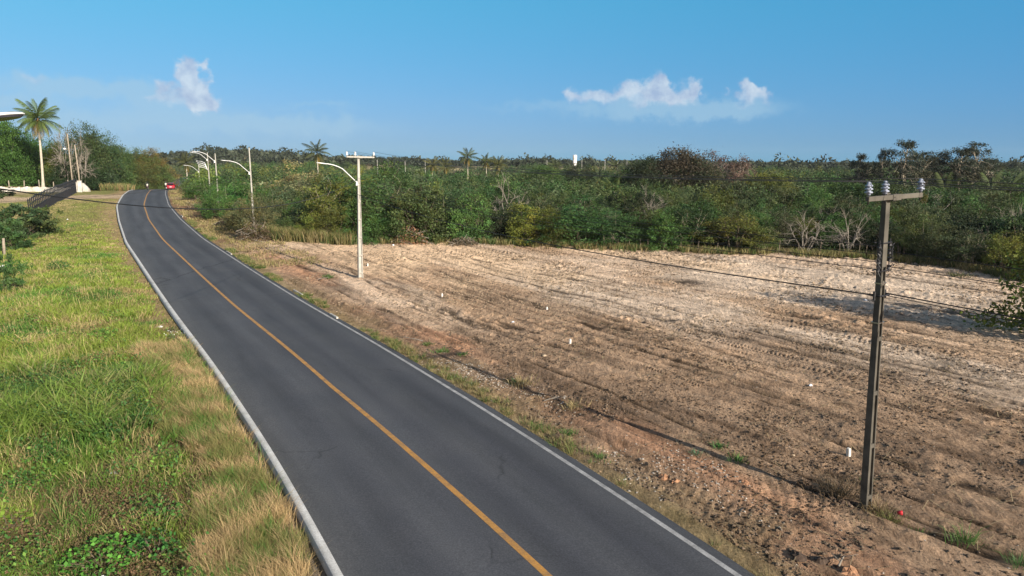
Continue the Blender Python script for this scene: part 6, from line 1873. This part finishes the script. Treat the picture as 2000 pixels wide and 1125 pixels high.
wob2 = mth('MULTIPLY', mth('SUBTRACT', noise(30, 6, .6, 11.3), .5), .05)
azw = mth('ADD', az_, wob); elw = mth('ADD', el_, wob2)
def cloud(blobs, k=3.0):
    tot = None
    for px, py, rx, ry, wt in blobs:
        a0 = math.atan((px - 1000) / FPX / CP); e0 = math.atan((317 - py) / FPX * math.cos(a0))
        dx = mth('DIVIDE', mth('SUBTRACT', azw, a0), rx / FPX); dy = mth('DIVIDE', mth('SUBTRACT', elw, e0), ry / FPX)
        d2 = mth('ADD', mth('MULTIPLY', dx, dx), mth('MULTIPLY', dy, dy))
        g = mth('MULTIPLY', mth('EXPONENT', mth('MULTIPLY', d2, -1.0)), wt)
        tot = g if tot is None else mth('ADD', tot, g)
    return tot
def smooth(v, a, b):
    n = N(nt, 'ShaderNodeMapRange', interpolation_type='SMOOTHSTEP'); nt.links.new(v, n.inputs['Value']); n.inputs['From Min'].default_value = a; n.inputs['From Max'].default_value = b
    return n.outputs['Result']
white = cloud([(405, 136, 13, 15, 1.1), (392, 150, 17, 15, .95), (410, 158, 20, 18, .95), (400, 180, 24, 20, .95), (425, 188, 22, 18, .8), (438, 206, 22, 14, .7), (405, 206, 34, 14, .6), (348, 172, 11, 13, .75), (352, 190, 14, 12, .4), (402, 172, 34, 40, .35), (425, 205, 45, 16, .5), (1268, 192, 75, 18, .38), (1140, 200, 50, 12, .3),
               (1272, 168, 15, 20, 1.1), (1255, 182, 20, 15, .75), (1222, 178, 17, 13, .75), (1208, 190, 18, 12, .6), (1290, 192, 24, 16, .7), (1338, 186, 17, 17, .9), (1352, 176, 11, 11, .6), (1322, 200, 24, 14, .5), (1112, 194, 14, 15, .85), (1145, 190, 24, 12, .5), (1175, 196, 30, 12, .5), (1240, 206, 60, 12, .4), (1448, 180, 14, 15, 1.1), (1430, 192, 18, 12, .7), (1468, 192, 16, 11, .7), (1396, 188, 8, 8, .5), (1440, 206, 40, 9, .35), (118, 160, 26, 14, .55)])
thin = cloud([(400, 210, 80, 28, .5), (1280, 218, 190, 20, 1.1), (1390, 222, 90, 16, .7), (110, 172, 60, 20, .9), (228, 178, 70, 11, 1.1), (330, 190, 50, 26, .6), (690, 236, 18, 20, .4), (640, 212, 90, 6, .45), (560, 245, 180, 16, .45), (960, 210, 100, 8, .3), (20, 202, 60, 8, .8), (1060, 212, 40, 12, .3), (420, 245, 200, 18, .6), (100, 235, 160, 34, .7), (620, 262, 200, 26, .4)])
body = mth('SUBTRACT', white, mth('ADD', mth('MULTIPLY', nB, .35), mth('MULTIPLY', noise(45, 7, .65, 5.3), .25)))
fw = mth('MULTIPLY', smooth(body, -.10, .78), .82); ft = mth('MULTIPLY', smooth(mth('MULTIPLY', thin, mth('ADD', nA, .45)), .08, .95), .55)
# Nishita adjusted to the cool cast of the photograph
hs = N(nt, 'ShaderNodeHueSaturation'); hs.inputs['Saturation'].default_value = 1.12; hs.inputs['Value'].default_value = 1.0; nt.links.new(sk.outputs[0], hs.inputs['Color'])
tn = N(nt, 'ShaderNodeMix', data_type='RGBA', blend_type='MULTIPLY'); tn.inputs['Factor'].default_value = 1; nt.links.new(hs.outputs[0], tn.inputs['A']); tn.inputs['B'].default_value = (.80, 1.0, 1.12, 1)
sx = N(nt, 'ShaderNodeSeparateXYZ'); nt.links.new(tn.outputs['Result'], sx.inputs[0])
wst = mth('SUBTRACT', 1.0, mth('MULTIPLY', az_, .30))
wst = mth('MINIMUM', mth('MAXIMUM', wst, .75), 1.25)
cx_ = N(nt, 'ShaderNodeCombineXYZ')
for i_, (a_c, b_c) in enumerate(((.256, .13), (.07, 2.3), (.22, 2.95))):
    wc_ = wst if i_ < 2 else mth('MINIMUM', mth('MAXIMUM', mth('SUBTRACT', 1.0, mth('MULTIPLY', az_, .10)), .9), 1.1)
    nt.links.new(mth('MULTIPLY', mth('MULTIPLY_ADD', sx.outputs[i_], a_c, b_c), wc_), cx_.inputs[i_])
m1 = N(nt, 'ShaderNodeMix', data_type='RGBA'); nt.links.new(ft, m1.inputs['Factor']); 
# unseen sky behind and above the drone, warmed to keep shade neutral
front = mth('MULTIPLY', smooth(sp.outputs['Y'], .15, .55), mth('SUBTRACT', 1.0, smooth(sp.outputs['Z'], .36, .62)))
rear = N(nt, 'ShaderNodeMix', data_type='RGBA', blend_type='MULTIPLY'); rear.inputs['Factor'].default_value = 1; nt.links.new(sk.outputs[0], rear.inputs['A']); rear.inputs['B'].default_value = (.95, .80, .72, 1)
m0 = N(nt, 'ShaderNodeMix', data_type='RGBA'); nt.links.new(front, m0.inputs['Factor']); nt.links.new(rear.outputs['Result'], m0.inputs['A']); nt.links.new(cx_.outputs[0], m0.inputs['B'])
nt.links.new(m0.outputs['Result'], m1.inputs['A']); m1.inputs['B'].default_value = (2.35, 3.6, 4.6, 1)
m2 = N(nt, 'ShaderNodeMix', data_type='RGBA'); nt.links.new(fw, m2.inputs['Factor']); nt.links.new(m1.outputs['Result'], m2.inputs['A'])
cr_ = ramp(nt, [(.36, (.50, .62, .82)), (.62, (.80, .92, 1.0))]); nt.links.new(noise(38, 6, .6, 9.9), cr_.inputs[0])
cs_ = N(nt, 'ShaderNodeMix', data_type='RGBA', blend_type='MULTIPLY'); cs_.inputs['Factor'].default_value = 1; nt.links.new(cr_.outputs[0], cs_.inputs['A']); cs_.inputs['B'].default_value = (5.0, 5.0, 5.2, 1)
nt.links.new(cs_.outputs['Result'], m2.inputs['B'])
nt.links.new(m2.outputs['Result'], bg.inputs['Color'])
bg.inputs['Strength'].default_value = .10

cd = bpy.data.cameras.new('camera'); cam = bpy.data.objects.new('camera', cd); COL.objects.link(cam)
cam.location = (0, 0, CAMH); cam.rotation_euler = (PI / 2 - PITCH, 0, 0)
cd.sensor_width = 36; cd.lens = 36 * FPX / 2000; cd.clip_start = .1; cd.clip_end = 12000
sc.camera = cam
sc.view_settings.view_transform = 'Standard'; sc.view_settings.look = 'None'; sc.view_settings.exposure = .72; sc.view_settings.gamma = 1
sc.cycles.max_bounces = 5; sc.cycles.diffuse_bounces = 3; sc.cycles.transparent_max_bounces = 4; sc.cycles.glossy_bounces = 2
sc.cycles.use_denoising = True
